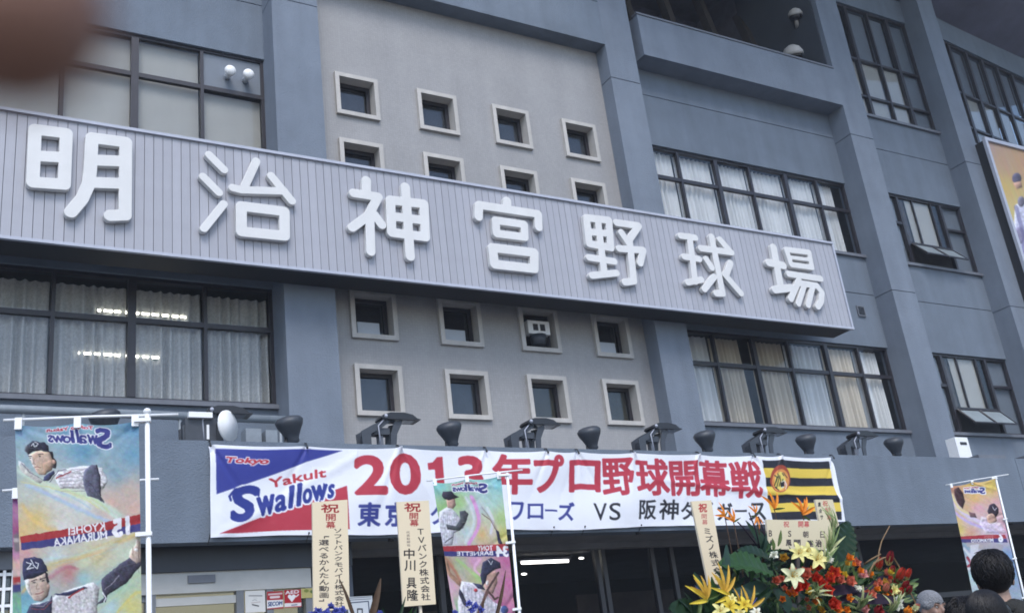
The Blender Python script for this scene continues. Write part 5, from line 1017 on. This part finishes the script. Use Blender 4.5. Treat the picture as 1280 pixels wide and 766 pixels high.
def petal(mb, c, q, ang, L, W, curl, cup=.25, tip=1.0, lift=.35, base=0.0, nu=5, nv=7):
    """a petal leaving c in the frame q (z = flower axis), heading ang; lift 0 = flat, 1 = upright"""
    rows = []; ca_, sa_ = math.cos(ang), math.sin(ang); r = base; z = 0.0; th = lift * math.pi / 2
    for j in range(nv):
        t = j / (nv - 1); w_ = W * (math.sin(math.pi * min(1, (t * .86 + .08)) ** (.75 * tip)) ** .8) * (1 if t < .98 else .25)
        row = []
        for i in range(nu):
            u = i / (nu - 1) * 2 - 1; s_ = u * w_ / 2; zz = z + cup * w_ * u * u * math.cos(th); rr = r - cup * w_ * u * u * math.sin(th)
            v = Vector((rr * ca_ - s_ * sa_, rr * sa_ + s_ * ca_, zz)); row.append(tuple((q @ v) + Vector(c)))
        rows.append(row); th -= curl / (nv - 1); r += math.cos(th) * L / (nv - 1); z += math.sin(th) * L / (nv - 1)
    return mb.grid(np.array(rows))
def leaf(mb, a, b, W, droop=.0, fold=.2, n=9, up=(0, 0, 1), ridge=0, wav=0.0):
    a, b = Vector(a), Vector(b); d = b - a; L = d.length; side = d.cross(Vector(up)).normalized(); nrm = side.cross(d).normalized(); rows = []; m = 5 if not ridge else 9
    for j in range(n):
        t = j / (n - 1); c = a + d * t + nrm * (droop * L * math.sin(math.pi * t)); w_ = W * math.sin(math.pi * (t * .93 + .05)) ** .7 * (1 - .35 * t); row = []
        for i in range(m):
            u = i / (m - 1) * 2 - 1; z = fold * abs(u) * w_ / 2 + (ridge * 3.2 * (math.sin(t * n * math.pi * .45 + abs(u) * 2.2)) * abs(u) * W if ridge else 0) + wav * math.sin(t * 14 + u * 2) * W
            row.append(tuple(c + side * (u * w_ / 2) + nrm * z))
        rows.append(row)
    return mb.grid(np.array(rows))
def pick(n): return random.choice(n)
rnd = random.uniform
def outward(px, py, Y, cx, cy):        # facing direction: towards the viewer, fanned out from the centre of the bunch
    return Vector(((px - cx) / 130 * .8 - .35, -1.0, (cy - py) / 80 * .6 + .15)).normalized()
def rose(c, r, d, mt, parent, centre=None):
    mb = MB(); q = frame_of(d, rnd(0, 6))
    for ring, (n, L, W, lift, bs, cu) in enumerate(((3, .85, .85, 1.05, .05, -.2), (4, 1.1, 1.0, 1.04, .16, -.1), (5, 1.25, 1.15, 1.0, .28, .1), (5, 1.25, 1.3, .85, .34, .45))):
        for k in range(n): petal(mb, Vector(c) - q @ Vector((0, 0, r * .5)), q, k * 2 * math.pi / n + ring * .6 + rnd(-.15, .15), r * L * .8, r * W * .8, cu, .35, .8, lift, r * bs, 5, 5)
    return mb.build('rose', F[mt], parent)
def lily(c, r, d, mt, parent, opn=.5):
    r *= .64
    mb = MB(); q = frame_of(d, rnd(0, 6))
    for k in range(6): petal(mb, c, q, k * math.pi / 3 + rnd(-.1, .1), r * (1.05 if k % 2 else .95), r * (.5 if k % 2 else .38), 1.5, .18, 1, 1 - opn * .35, r * .04, 5, 9)
    o = mb.build('lily', F[mt], parent); m2 = MB()
    for k in range(6):
        e = Vector(c) + q @ Vector((.18 * r * math.cos(k), .18 * r * math.sin(k), r * .62)); m2.tube([tuple(c), tuple(e)], r * .012, 4); m2.ball(tuple(e), r * .045, 5, 4)
    m2.build('stamens', F['amber'], o); return o
def gloriosa(c, r, d, parent):
    mb = MB(); q = frame_of(d, rnd(0, 6)); o_ = MB()
    for k in range(6): petal(mb, c, q, k * math.pi / 3 + rnd(-.2, .2), r * 1.1, r * .24, -1.2, .1, 1, .55, r * .05, 3, 9)
    o = mb.build('flame_lily', F[pick(['red', 'coral', 'deep'])], parent)
    for k in range(6): petal(o_, Vector(c) - q @ Vector((0, 0, r * .03)), q, k * math.pi / 3 + rnd(-.2, .2), r * .7, r * .36, -.9, .1, 1, .55, r * .05, 3, 6)
    o_.build('petal_base', F['lemon'] if rnd(0, 1) < .6 else F['pale'], o); return o
def carnation(c, r, d, mt, parent, name='carnation'):
    mb = MB(); q = frame_of(d)
    for k in range(26): petal(mb, Vector(c) + Vector((rnd(-1, 1), rnd(-1, 1), rnd(-1, 1))) * r * .12, q, rnd(0, 6.3), r * rnd(.6, 1), r * .55, rnd(.3, 1.2), rnd(-.4, .5), .6, rnd(.3, 1.0), 0, 4, 4)
    return mb.build(name, F[mt], parent)
def strelitzia(c, d, L, mt, parent, n=4):
    L *= .74
    """bird of paradise: pointed blades fanning up from a beak"""
    t = MB(); c = Vector(c); d = Vector(d).normalized(); side = d.cross(Vector((0, -1, .2))).normalized()
    for k in range(n):
        a = (k / (n - 1) - .5) * 1.3; e = c + (d * math.cos(a) + side * math.sin(a)) * L * rnd(.8, 1.05); leaf(t, c, e, L * (.17 if mt != 'orange' else .22), .06, .7, 8, (0, -1, 0))
    o = t.build('bird_of_paradise', F[mt], parent); b = MB(); leaf(b, c - side * L * .1, c + side * L * .75 - d * L * .1, L * .13, -.08, 1.4, 7, (0, -1, 0)); b.build('beak', F['olive'], o)
    b = MB(); leaf(b, c, c + (d + side * .4).normalized() * L * .7, L * .05, .03, .5, 6, (0, -1, 0)); b.build('tongue', F['blue'], o); return o
def at3(px, py, Y): return Vector(at(px, py, Y))
FY = 4.15
A1 = thing('flower_arrangement', 'large flower arrangement of red roses, pale lilies and striped leaves on a stand', 'flower arrangement', (4.15, FY + .25, -EYE))
gd = MB()
for dx, dy in ((-.32, -.2), (.32, -.2), (0, .35)): gd.tube([(4.15 + dx, FY + .25 + dy, -EYE), (4.15 + dx * .15, FY + .25 + dy * .15, .12)], .016, 8)
gd.tube([(3.95, FY + .16, -.35), (4.35, FY + .16, -.35)], .012, 6); gd.build('stand', F['twig'], A1)
gd = MB(); gd.lathe([(.12, -.02), (.17, .0), (.22, .16), (.23, .22)], (4.15, FY + .25, .05), n=24); gd.build('pot', M['dark'], A1)
C0 = Vector((4.15, FY + .25, .22))
def stemto(p, parent, r=.005):
    m_ = MB(); p = Vector(p); m_.tube([tuple(C0 + Vector((rnd(-.06, .06), 0, 0))), tuple((C0 + p) / 2 + Vector((0, .04, .03))), tuple(p)], r, 5); m_.build('stem', F['stem'], parent)
# foliage that fills the bunch
def foliage(parent, cx, cy, Y, rx, ry, n, mats_, L=(.12, .26), W=(.03, .06), seed=1, name='leaf'):
    random.seed(seed)
    for k in range(n):
        a = rnd(0, 2 * math.pi); rr = math.sqrt(rnd(.0, 1)); px = cx + rx * rr * math.cos(a); py = cy + ry * rr * math.sin(a); p = at3(px, py, Y + rnd(-.02, .25))
        d = Vector(((px - cx) / rx * .9 + rnd(-.4, .4), -.55 + rnd(-.3, .3), (cy - py) / ry * .8 + rnd(-.2, .5))).normalized(); l = rnd(*L)
        m_ = MB(); leaf(m_, p - d * l * .5, p + d * l * .6, rnd(*W), rnd(-.1, .15), rnd(.1, .4), 7, (rnd(-.3, .3), -1, .4)); m_.build(name, F[pick(mats_)], parent)
foliage(A1, 1005, 735, FY + .1, 115, 40, 110, ['green', 'dark', 'dark', 'olive', 'teal'], seed=3)
foliage(A1, 1080, 745, FY + .05, 60, 35, 70, ['green', 'olive', 'dark', 'teal', 'pale'], (.06, .13), (.02, .04), seed=4)
foliage(A1, 1010, 712, FY + .2, 40, 18, 30, ['green', 'dark', 'teal'], (.08, .14), (.02, .035), seed=14)
foliage(A1, 1045, 738, FY - .02, 95, 34, 150, ['olive', 'green', 'pale', 'olive', 'dark'], (.035, .075), (.010, .022), seed=16)
foliage(A1, 1115, 735, FY, 28, 28, 60, ['olive', 'green', 'pale', 'green'], (.04, .08), (.014, .026), seed=17)
foliage(A1, 950, 705, FY + .25, 30, 30, 30, ['dark', 'green', 'teal'], (.08, .16), (.02, .03), seed=18)
foliage(A1, 1020, 745, FY - .05, 70, 30, 60, ['olive', 'green', 'dark', 'teal', 'pale'], (.06, .12), (.012, .03), seed=15)
# big ribbed leaves
def bigleaf(parent, a, b, Y0, Y1, W, mt, ridge=.012, droop=.05, up=(0, -1, .3), fold=.15, n=22):
    m_ = MB(); leaf(m_, at3(*a, Y0), at3(*b, Y1), W, droop, fold, n, up, ridge); return m_.build('broad_leaf', F[mt], parent)
bigleaf(A1, (968, 720), (897, 706), FY + .02, FY - .12, .20, 'green', .012, .06, (0, -1, .8), .3, 40)
bigleaf(A1, (966, 702), (922, 688), FY + .2, FY + .1, .12, 'dark', .01, .05, (0, -1, .8), .3, 30)
bigleaf(A1, (1040, 705), (1062, 652), FY + .35, FY + .4, .20, 'dark', .012, .05, (0, -1, .3), .25, 34)
bigleaf(A1, (1035, 712), (1073, 690), FY + .3, FY + .35, .14, 'dark', .012)
bigleaf(A1, (960, 700), (945, 660), FY + .3, FY + .4, .10, 'dark', .0)
bigleaf(A1, (955, 690), (932, 650), FY + .3, FY + .4, .06, 'dark', .0)
bigleaf(A1, (965, 740), (925, 735), FY, FY - .1, .10, 'teal', .0); bigleaf(A1, (970, 735), (985, 766), FY, FY - .1, .12, 'teal', .0)
bigleaf(A1, (1020, 742), (1085, 735), FY - .02, FY - .05, .07, 'purple', .0); bigleaf(A1, (1050, 748), (1130, 752), FY - .02, FY - .1, .08, 'purple', .0); bigleaf(A1, (1085, 735), (1112, 718), FY, FY, .05, 'purple', .0)
random.seed(21)
for k in range(52):
    a = rnd(0, 6.28); q_ = math.sqrt(rnd(0, 1)); px, py = 1048 + 82 * q_ * math.cos(a), 733 + 32 * q_ * math.sin(a)
    rose(at3(px, py, FY - .04 + rnd(-.08, .06)), rnd(.018, .032), outward(px, py, 0, 1040, 733), pick(['red', 'coral', 'coral', 'orange', 'orange', 'amber', 'yellow', 'pink']), A1)
def tuft(parent, c, n, L, spread, mt, W=.018, seed=1, axis=(0, -.5, 1)):
    random.seed(seed); ax = Vector(axis).normalized()
    for k in range(n):
        d = (ax + Vector((rnd(-1, 1), rnd(-.8, .3), rnd(-.5, .9))) * spread).normalized(); m_ = MB(); leaf(m_, c, Vector(c) + d * L * rnd(.7, 1.1), W, rnd(.1, .3), .5, 8, (0, -1, .5)); m_.build('striped_leaf', F[mt if k % 2 else 'cream'], parent)
tuft(A1, at3(1022, 712, FY), 16, .16, .9, 'pale', seed=5); tuft(A1, at3(1030, 695, FY + .1), 12, .18, .8, 'pale', seed=6, axis=(.3, -.3, 1)); tuft(A1, at3(1012, 748, FY - .1), 18, .13, 1.2, 'pale', seed=7, axis=(0, -.8, -.2)); tuft(A1, at3(1070, 762, FY - .1), 16, .15, 1.0, 'pale', seed=8, axis=(0, -.7, .5)); tuft(A1, at3(1040, 670, FY + .2), 8, .20, .5, 'pale', seed=9, axis=(-.2, -.1, 1)); tuft(A1, at3(1110, 764, FY - .1), 9, .13, .9, 'pale', seed=10)
for px, py, Y, s_, mt in ((1007, 717, FY - .06, .062, 'amber'), (1005, 731, FY - .1, .05, 'red'), (1022, 708, FY - .05, .05, 'red'), (1020, 722, FY - .1, .055, 'red'), (1042, 716, FY - .1, .062, 'red'), (1037, 722, FY - .12, .055, 'red'), (1028, 730, FY - .14, .052, 'red'), (1036, 737, FY - .16, .048, 'red'), (1050, 724, FY - .08, .05, 'amber'), (1063, 726, FY - .08, .055, 'coral'), (1078, 717, FY, .055, 'pink'), (1070, 703, FY + .1, .05, 'red'), (1062, 697, FY + .1, .045, 'orange'), (996, 734, FY - .12, .052, 'red'), (1042, 754, FY - .2, .062, 'red'), (1047, 760, FY - .18, .05, 'orange'), (1090, 742, FY - .1, .045, 'coral'), (1098, 762, FY - .15, .055, 'deep'), (1135, 763, FY - .1, .05, 'orange'), (980, 697, FY + .1, .045, 'amber')):
    o = rose((at3(px, py, Y)), s_ * .74, outward(px, py, Y, 1030, 735), mt if rnd(0, 1) < .8 else 'coral', A1)
for px, py, Y, s_, mt in ((990, 720, FY - .18, .115, 'ivory'), (998, 692, FY, .10, 'lemon'), (1020, 700, FY - .05, .11, 'lemon'), (1030, 696, FY + .02, .08, 'white'), (1008, 690, FY + .05, .09, 'lemon')): lily(at3(px, py, Y), s_, outward(px, py, Y, 1010, 712), mt, A1, rnd(.4, 1.0))
for px, py, s_ in ((1097, 712, .06), (1110, 705, .06), (1113, 718, .045), (1122, 726, .065), (1132, 723, .05), (1107, 735, .055), (1128, 738, .055), (1122, 745, .05), (1133, 742, .045), (1105, 740, .05), (1118, 732, .05), (1140, 764, .05)): gloriosa(at3(px, py, FY + rnd(-.1, .1)), s_ * 1.5, outward(px, py, 0, 1110, 735) + Vector((0, 0, .5)), A1)
for px, py, s_, mt in ((1120, 754, .052, 'white'), (1118, 737, .035, 'lemon'), (967, 693, .032, 'white'), (1036, 700, .03, 'white'), (1072, 735, .03, 'white'), (1143, 760, .03, 'cream')): carnation(at3(px, py, FY - .08), s_, (-.3, -1, .2), mt, A1)
tw = lambda pts, r=.0055: (lambda m_: m_.tube([tuple(at3(x, y, Y)) for x, y, Y in pts], [r * (1 - .5 * i / len(pts)) for i in range(len(pts))], 5) and m_.build('twig', F['twig'], A1))(MB())
tw([(1085, 722, FY), (1090, 708, FY), (1098, 698, FY), (1099, 688, FY), (1102, 676, FY), (1112, 657, FY)]); tw([(1086, 716, FY), (1093, 703, FY), (1104, 697, FY), (1116, 695, FY), (1124, 708, FY), (1128, 724, FY), (1138, 740, FY), (1144, 752, FY), (1144, 775, FY)], .006); tw([(1080, 705, FY + .05), (1090, 698, FY), (1101, 692, FY)])
for pts in ([(945, 680), (930, 660), (922, 652)], [(950, 685), (944, 660), (936, 640)], [(960, 690), (955, 665), (948, 645)]):
    m_ = MB(); m_.tube([tuple(at3(x, y, FY + .3)) for x, y in pts], .004, 5); m_.build('stem', F['purple'], A1)
for (px, py), d, L, mt in (((917, 652), (-.55, 0, 1), .10, 'orange'), ((906, 645), (-.6, 0, .5), .09, 'orange'), ((945, 645), (.1, 0, -1), .08, 'orange'), ((944, 641), (-.2, 0, 1), .07, 'orange'), ((968, 636), (-.2, 0, 1), .13, 'orange'), ((1003, 641), (-.2, 0, 1), .13, 'orange'), ((1003, 643), (.6, 0, 1), .14, 'orange')):
    yy_ = FY + (.47 if px > 955 else .35); o = strelitzia(at3(px, py, yy_), d, L * 1.25, mt, A1, 3); m_ = MB(); q = at3(px, py, yy_); m_.tube([tuple(q), tuple(Vector((q.x + .02, q.y + .02, q.z - .2))), tuple(Vector((q.x * .7 + C0.x * .3, q.y + .03, q.z - .5)))], .003, 5); m_.build('stem', F['brown'], A1)
for (a, b) in (((972, 682), (976, 662)), ((966, 688), (965, 672))): m_ = MB(); leaf(m_, at3(*a, FY + .2), at3(*b, FY + .2), .03, 0, .8, 8, (0, -1, 0)); m_.build('bud', F['olive'], A1)
# second bunch in front, yellow
A2 = thing('flower_arrangement', 'smaller yellow bunch of pointed blooms and lilies below the narrow tilted board', 'flower arrangement', (3.25, 3.8, -EYE))
m_ = MB(); m_.lathe([(.10, 0), (.12, .02), (.13, 1.15), (.2, 1.35), (.21, 1.45)], (3.35, 3.95, -EYE), n=20); m_.build('stand', M['dark'], A2)
C0 = Vector((3.35, 3.95, .15))
foliage(A2, 905, 766, 3.75, 50, 22, 46, ['dark', 'green', 'teal', 'dark'], (.1, .2), (.03, .06), seed=11)
for (px, py), d, L, n_ in (((884, 748), (-.35, 0, 1), .17, 4), ((884, 750), (-1.2, 0, .75), .17, 3), ((905, 742), (.2, 0, 1), .18, 4), ((912, 744), (-.9, 0, .35), .16, 3), ((936, 760), (.6, 0, 1), .15, 3), ((925, 754), (-.3, 0, 1), .10, 3)):
    strelitzia(at3(px, py, 3.7), d, L, 'amber' if n_ != 3 or rnd(0, 1) < .5 else 'yellow', A2, n_)
for px, py, s_, mt in ((912, 758, .075, 'yellow'), (930, 756, .065, 'yellow'), (900, 764, .07, 'lemon'), (925, 768, .06, 'lemon'), (945, 766, .05, 'white'), (915, 748, .04, 'lemon')): lily(at3(px, py, 3.68), s_, (-.4, -1, .4), mt, A2, 1.0)
bigleaf(A2, (885, 766), (868, 715), 3.9, 4.0, .07, 'dark', .0); bigleaf(A2, (902, 740), (908, 680), 4.0, 4.1, .06, 'teal', .0); bigleaf(A2, (880, 780), (835, 760), 3.8, 3.7, .18, 'dark', .015); bigleaf(A2, (945, 750), (915, 738), 3.9, 3.8, .08, 'teal', .0)
m_ = MB(); m_.tube([tuple(at3(873, 775, 3.7)), tuple(at3(875, 755, 3.7)), tuple(at3(871, 752, 3.7))], .01, 6); m_.build('stem', F['pale'], A2)
# tops of the left stands: dark blades and small blue flowers
A3 = thing('flower_arrangement', 'tips of a low blue flowered arrangement in front of the left wooden boards', 'flower arrangement', (2.7, 5.8, -EYE))
m_ = MB(); m_.lathe([(.16, 0), (.18, .02), (.12, .9), (.25, 1.1), (.26, 1.2)], (2.7, 5.8, -EYE), n=20); m_.build('stand', M['dark'], A3)
for a, b, W, mt in (((447, 790), (424, 722), .028, 'brown'), ((458, 790), (476, 722), .05, 'brown'), ((492, 790), (507, 745), .022, 'dark'), ((612, 800), (632, 712), .03, 'brown'), ((590, 800), (606, 745), .03, 'brown')):
    m_ = MB(); leaf(m_, at3(*a, 5.75), at3(*b, 5.8), W, .05, .3, 9, (0, -1, .2)); m_.build('blade', F[mt], A3)
foliage(A3, 500, 795, 5.75, 110, 16, 46, ['dark', 'green', 'dark', 'brown'], (.1, .22), (.03, .05), seed=12)
for px, py in ((397, 764), (408, 765), (414, 758), (420, 764), (428, 762), (392, 768), (474, 768), (568, 768), (586, 754), (594, 757), (601, 762), (589, 763)): carnation(at3(px, py, 5.65), .032, (rnd(-.5, .5), -1, rnd(.1, .8)), 'blue', A3, 'blue_flower')

# ================================================================== people
SK = mat('skin', (.42, .27, .20), .55, .06, 6, trans=.05); SKD = mat('skin_tanned', (.25, .15, .11), .55, .06, 6)
HR = mat('black_hair', (.008, .007, .008), .5, .3, 60, spec=.4); JK = mat('dark_jacket', (.014, .014, .013), .85, .3, 12, .4, 120); TR = mat('dark_trousers', (.02, .022, .03), .9, .2, 12); KN = mat('grey_knit_cap', (.20, .205, .22), .95, .15, 40, .8, 90); SH = mat('black_shoe', (.012, .012, .012), .5); EYEM = mat('eye_white', (.36, .34, .32), .4); IRIS = mat('iris', (.02, .012, .01), .2); LIP = mat('lip', (.35, .16, .13), .5)
def fuse(mb, name, m, parent, vox, smooth_it=4):
    me = mb.mesh(name, m, OFF[parent.name]); o = bpy.data.objects.new(name, me); COL.objects.link(o)
    a = o.modifiers.new('r', 'REMESH'); a.mode = 'VOXEL'; a.voxel_size = vox; a.use_smooth_shade = True
    b = o.modifiers.new('s', 'SMOOTH'); b.iterations = smooth_it; b.factor = .5
    dg = bpy.context.evaluated_depsgraph_get(); me2 = bpy.data.meshes.new_from_object(o.evaluated_get(dg)); o.modifiers.clear(); o.data = me2; me2.name = name
    if not me2.materials: me2.materials.append(m)
    bpy.data.meshes.remove(me); o.parent = parent; OFF[o.name] = OFF[parent.name]; return o
def person(label, x, y, H, fwd, hair, jacket, cap=None, skin=SK, lean=0.0, seed=1, bend=0.0):
    random.seed(seed); s = H / 1.75; f = Vector((fwd[0], fwd[1], 0)).normalized(); rt = Vector((f.y, -f.x, 0)); o3 = Vector((x, y, -EYE))
    def L(a, b, c): return tuple(o3 + rt * a * s + f * b * s + Vector((0, 0, c * s)))
    Q = Matrix((rt, f, Vector((0, 0, 1)))).transposed().to_quaternion(); P_ = thing('person', label, 'person', (x, y, -EYE))
    def E(mb, c, r, g=0.0): mb.ball(L(*c), ((r[0] + g) * s, (r[1] + g) * s, (r[2] + g) * s), 18, 12, Q)
    def Cp(mb, a, b, ra, rb, g=0.0): mb.cap(L(*a), L(*b), (ra + g) * s, (rb + g) * s, 12)
    def torso(mb, g):
        E(mb, (0, 0, 1.25), (.165, .105, .20), g); E(mb, (0, .01, 1.05), (.145, .10, .18), g); E(mb, (0, 0, .93), (.155, .11, .13), g); Cp(mb, (-.155, 0, 1.39), (.155, 0, 1.39), .052, .052, g); Cp(mb, (-.06, -.01, 1.44), (.06, -.01, 1.44), .05, .05, g)
    def arms(mb, g, hands=False):
        for k in (-1, 1):
            Cp(mb, (k * .19, 0, 1.38), (k * .235, .01, 1.10), .052, .042, g); Cp(mb, (k * .235, .01, 1.10), (k * .215, .10, .87), .040, .028, g)
            if hands:
                E(mb, (k * .213, .115, .80), (.018, .038, .045))
                for i, (dy, ln) in enumerate(((.032, .062), (.011, .07), (-.010, .066), (-.030, .052))): Cp(mb, (k * .213, .115 + dy, .765), (k * .208, .12 + dy, .765 - ln * .55), .0095, .009); Cp(mb, (k * .208, .12 + dy, .765 - ln * .55), (k * .196, .118 + dy, .765 - ln), .009, .0075)
                Cp(mb, (k * .208, .145, .815), (k * .196, .172, .785), .011, .010); Cp(mb, (k * .196, .172, .785), (k * .188, .176, .758), .010, .008)
    def legs(mb, g):
        for k in (-1, 1): Cp(mb, (k * .085, 0, .90), (k * .095, .02, .50), .082, .055, g); Cp(mb, (k * .095, .02, .50), (k * .10, -.01, .09), .052, .036, g)
    b = MB(); torso(b, 0); arms(b, 0, True); legs(b, 0)
    for k in (-1, 1): E(b, (k * .10, .05, .045), (.042, .12, .04))
    Cp(b, (0, -.015, 1.42), (0, .0, 1.55), .056, .052); E(b, (0, -.005, 1.645), (.074, .092, .098)); E(b, (0, .028, 1.575), (.056, .062, .062)); E(b, (0, .055, 1.548), (.026, .03, .022)); Cp(b, (0, .088, 1.632), (0, .104, 1.60), .010, .015)
    for k in (-1, 1): E(b, (k * .076, -.008, 1.61), (.011, .022, .033)); E(b, (k * .030, .082, 1.653), (.022, .012, .009)); E(b, (k * .036, .066, 1.60), (.024, .022, .024))
    E(b, (0, .084, 1.572), (.024, .012, .006)); E(b, (0, .083, 1.560), (.020, .012, .007))
    fuse(b, 'body', skin, P_, .0085 * s, 3)
    for k in (-1, 1):
        m_ = MB(); E(m_, (k * .030, .0775, 1.636), (.011, .010, .0062)); e = m_.build('eye', EYEM, P_); m_ = MB(); E(m_, (k * .030, .0850, 1.636), (.0055, .004, .0055)); m_.build('iris', IRIS, e)
        m_ = MB(); Cp(m_, (k * .016, .094, 1.660), (k * .046, .086, 1.664), .004, .003); m_.build('eyebrow', HR, P_)
    m_ = MB(); Cp(m_, (-.02, .094, 1.566), (.02, .094, 1.566), .004, .004); m_.build('mouth', LIP, P_)
    j = MB(); torso(j, .028); arms(j, .022); E(j, (0, 0, .88), (.175, .13, .10), .01); Cp(j, (-.05, -.02, 1.475), (.05, -.02, 1.475), .05, .05); jk = fuse(j, 'jacket', jacket, P_, .014 * s, 3)
    m_ = MB(); m_.lathe([(.078 * s, 0), (.088 * s, .02 * s), (.082 * s, .055 * s), (.070 * s, .057 * s), (.066 * s, .02 * s)], L(0, -.015, 1.445), tuple(f * .12 + Vector((0, 0, 1))), 20); m_.build('collar', jacket, jk)
    t_ = MB(); legs(t_, .018); E(t_, (0, 0, .92), (.16, .118, .12), .01); fuse(t_, 'trousers', TR, P_, .014 * s, 3)
    for k in (-1, 1): t_ = MB(); E(t_, (k * .10, .055, .048), (.05, .135, .05)); Cp(t_, (k * .1, -.01, .06), (k * .1, -.01, .12), .048, .044); fuse(t_, 'shoe', SH, P_, .01, 2)
    if hair:
        h = MB()
        if hair == 'bob':
            E(h, (0, -.022, 1.66), (.092, .100, .100)); E(h, (0, -.045, 1.58), (.092, .080, .12)); E(h, (0, -.05, 1.50), (.085, .060, .10))
            for k in (-1, 1): Cp(h, (k * .076, .015, 1.66), (k * .082, .0, 1.50), .024, .022)
        else: E(h, (0, -.018, 1.668), (.084, .100, .092)); E(h, (0, -.040, 1.615), (.074, .064, .066))
        hb = fuse(h, 'hair', HR, P_, .009, 2); st = MB(); n = 3000 if hair != 'bob' else 1100
        for i in range(n):
            th = rnd(0, 2 * math.pi); ph = math.acos(rnd(-.97, 1)) if hair != 'bob' else rnd(.05, 1.3); dth = rnd(-.5, .5) if hair != 'bob' else rnd(-.08, .08); ln = rnd(.35, .75) if hair != 'bob' else rnd(.8, 1.3); pts = []
            if math.sin(th) > .45 and ph > 1.1: continue
            fl = rnd(.02, .17) if hair != 'bob' else .04; ln = ln if ph < 1.9 else ln * .45
            for k in range(5):
                t = k / 4; a1 = ph + ln * t; b1 = th + dth * t; gr = 1.0 + fl * t + rnd(0, .015); dz = math.cos(a1)
                zz = 1.664 + dz * .096 * gr; rr_ = math.sin(min(a1, 1.57)) if hair == 'bob' else math.sin(a1)
                if hair == 'bob' and a1 > 1.57: zz = 1.664 - (a1 - 1.57) * .13
                pts.append(L(rr_ * math.cos(b1) * .086 * gr, rr_ * math.sin(b1) * .099 * gr - .020 - (.012 if hair == 'bob' else 0), zz))
            st.tube(pts, [.0034 * s, .0032 * s, .0026 * s, .002 * s, .0008 * s], 3, True, False)
        st.build('hair_locks', HR, hb)
    if cap:
        h = MB(); E(h, (0, -.010, 1.672), (.084, .102, .092)); Cp(h, (-.066, .02, 1.66), (.066, .02, 1.66), .03, .03); c_ = fuse(h, 'knit_cap', cap, P_, .009, 3)
    return P_
def place(px, py, dist):
    r_ = ray(px, py); r_ = r_ / np.linalg.norm(r_) * dist; return r_
p1 = place(1234, 690, 6.0); person('person with thick black hair in a dark jacket seen from behind before the right flag', p1[0], p1[1], p1[2] + EYE, (.75, .62), 'short', JK, seed=2)
p2 = place(1228, 740, 5.0); person('person with straight dark hair at the bottom right corner, face turned right', p2[0], p2[1], p2[2] + EYE, (.95, .55), 'bob', mat('navy_coat', (.02, .022, .035), .9, .2, 12), seed=3)
p4 = place(1204, 748, 5.7); person('person half hidden at the bottom right, left of the straight haired one', p4[0], p4[1], p4[2] + EYE, (.8, .1), 'short', mat('black_coat', (.012, .012, .014), .9, .2, 12), seed=4)
p3 = place(1160, 739, 8.6); person('person in a grey knit cap standing behind the right end of the flowers', p3[0], p3[1], p3[2] + EYE + .0, (-.1, -1), None, mat('charcoal_coat', (.03, .03, .033), .9, .2, 12), cap=KN, skin=SKD, seed=5)

# the photographer's fingertip in front of the lens, far out of focus
c0 = (RM @ np.array([-640 + 16, -383 + 18, FPX])) / FPX * .05
ud = RM @ np.array([-.72, -.69, .10]); ud /= np.linalg.norm(ud)
FG = thing('finger', 'blurred brown fingertip in front of the lens at the top left corner', 'finger', tuple(c0 + ud * .06))
m_ = MB(); rr_ = [.0046, .0052, .0056, .0060, .0060, .0064, .0068]
for i in range(6): m_.cap(tuple(c0 + ud * .01 * i), tuple(c0 + ud * .01 * (i + 1)), rr_[i], rr_[i + 1], 20)
fo = MB(); fo.add(np.concatenate(m_.v), m_.f, True); fuse(fo, 'fingertip', mat('finger_skin_shaded', (.205, .10, .068), .6, .05, 300, trans=.0), FG, .0007, 4)  # skin colour darkened for the shade of the hand and phone
nl = MB(); sdv = np.cross(ud, RM @ np.array([0, 0, 1.])); sdv /= np.linalg.norm(sdv); bk = np.cross(sdv, ud); bk = bk if (bk @ (RM @ np.array([0, 0, 1.]))) > 0 else -bk
rows = []
for v in np.linspace(0, 1, 6):
    rows.append([tuple(c0 + ud * (-.002 + .011 * v) + sdv * .0036 * math.sin(a) + bk * (.0050 + .0003 * v) * math.cos(a * .9)) for a in np.linspace(-1.1, 1.1, 9)])
nl.grid(np.array(rows)); nl.build('nail', mat('nail', (.35, .2, .18), .3), FG)
HZD = .0009

# ------------------------------------------------------------------ faint volume added to lift the blacks like a lens veil
hz = MB(); hz.box(-320, 320, -320, 320, -EYE - 1, 30); hm = bpy.data.materials.new('veil_volume'); hm.use_nodes = True; hn = hm.node_tree; hn.nodes.clear()
ho = hn.nodes.new('ShaderNodeOutputMaterial'); hv = hn.nodes.new('ShaderNodeVolumePrincipled'); hv.inputs['Color'].default_value = (.82, .88, 1, 1); hv.inputs['Density'].default_value = HZD
hn.links.new(hv.outputs[0], ho.inputs['Volume']); hz.build('veil_haze', hm, kind='stuff')

# ------------------------------------------------------------------ lift the whole place so that the ground is z = 0
for o in SC.objects:
    if o.parent is None and o is not camo: o.location.z += EYE
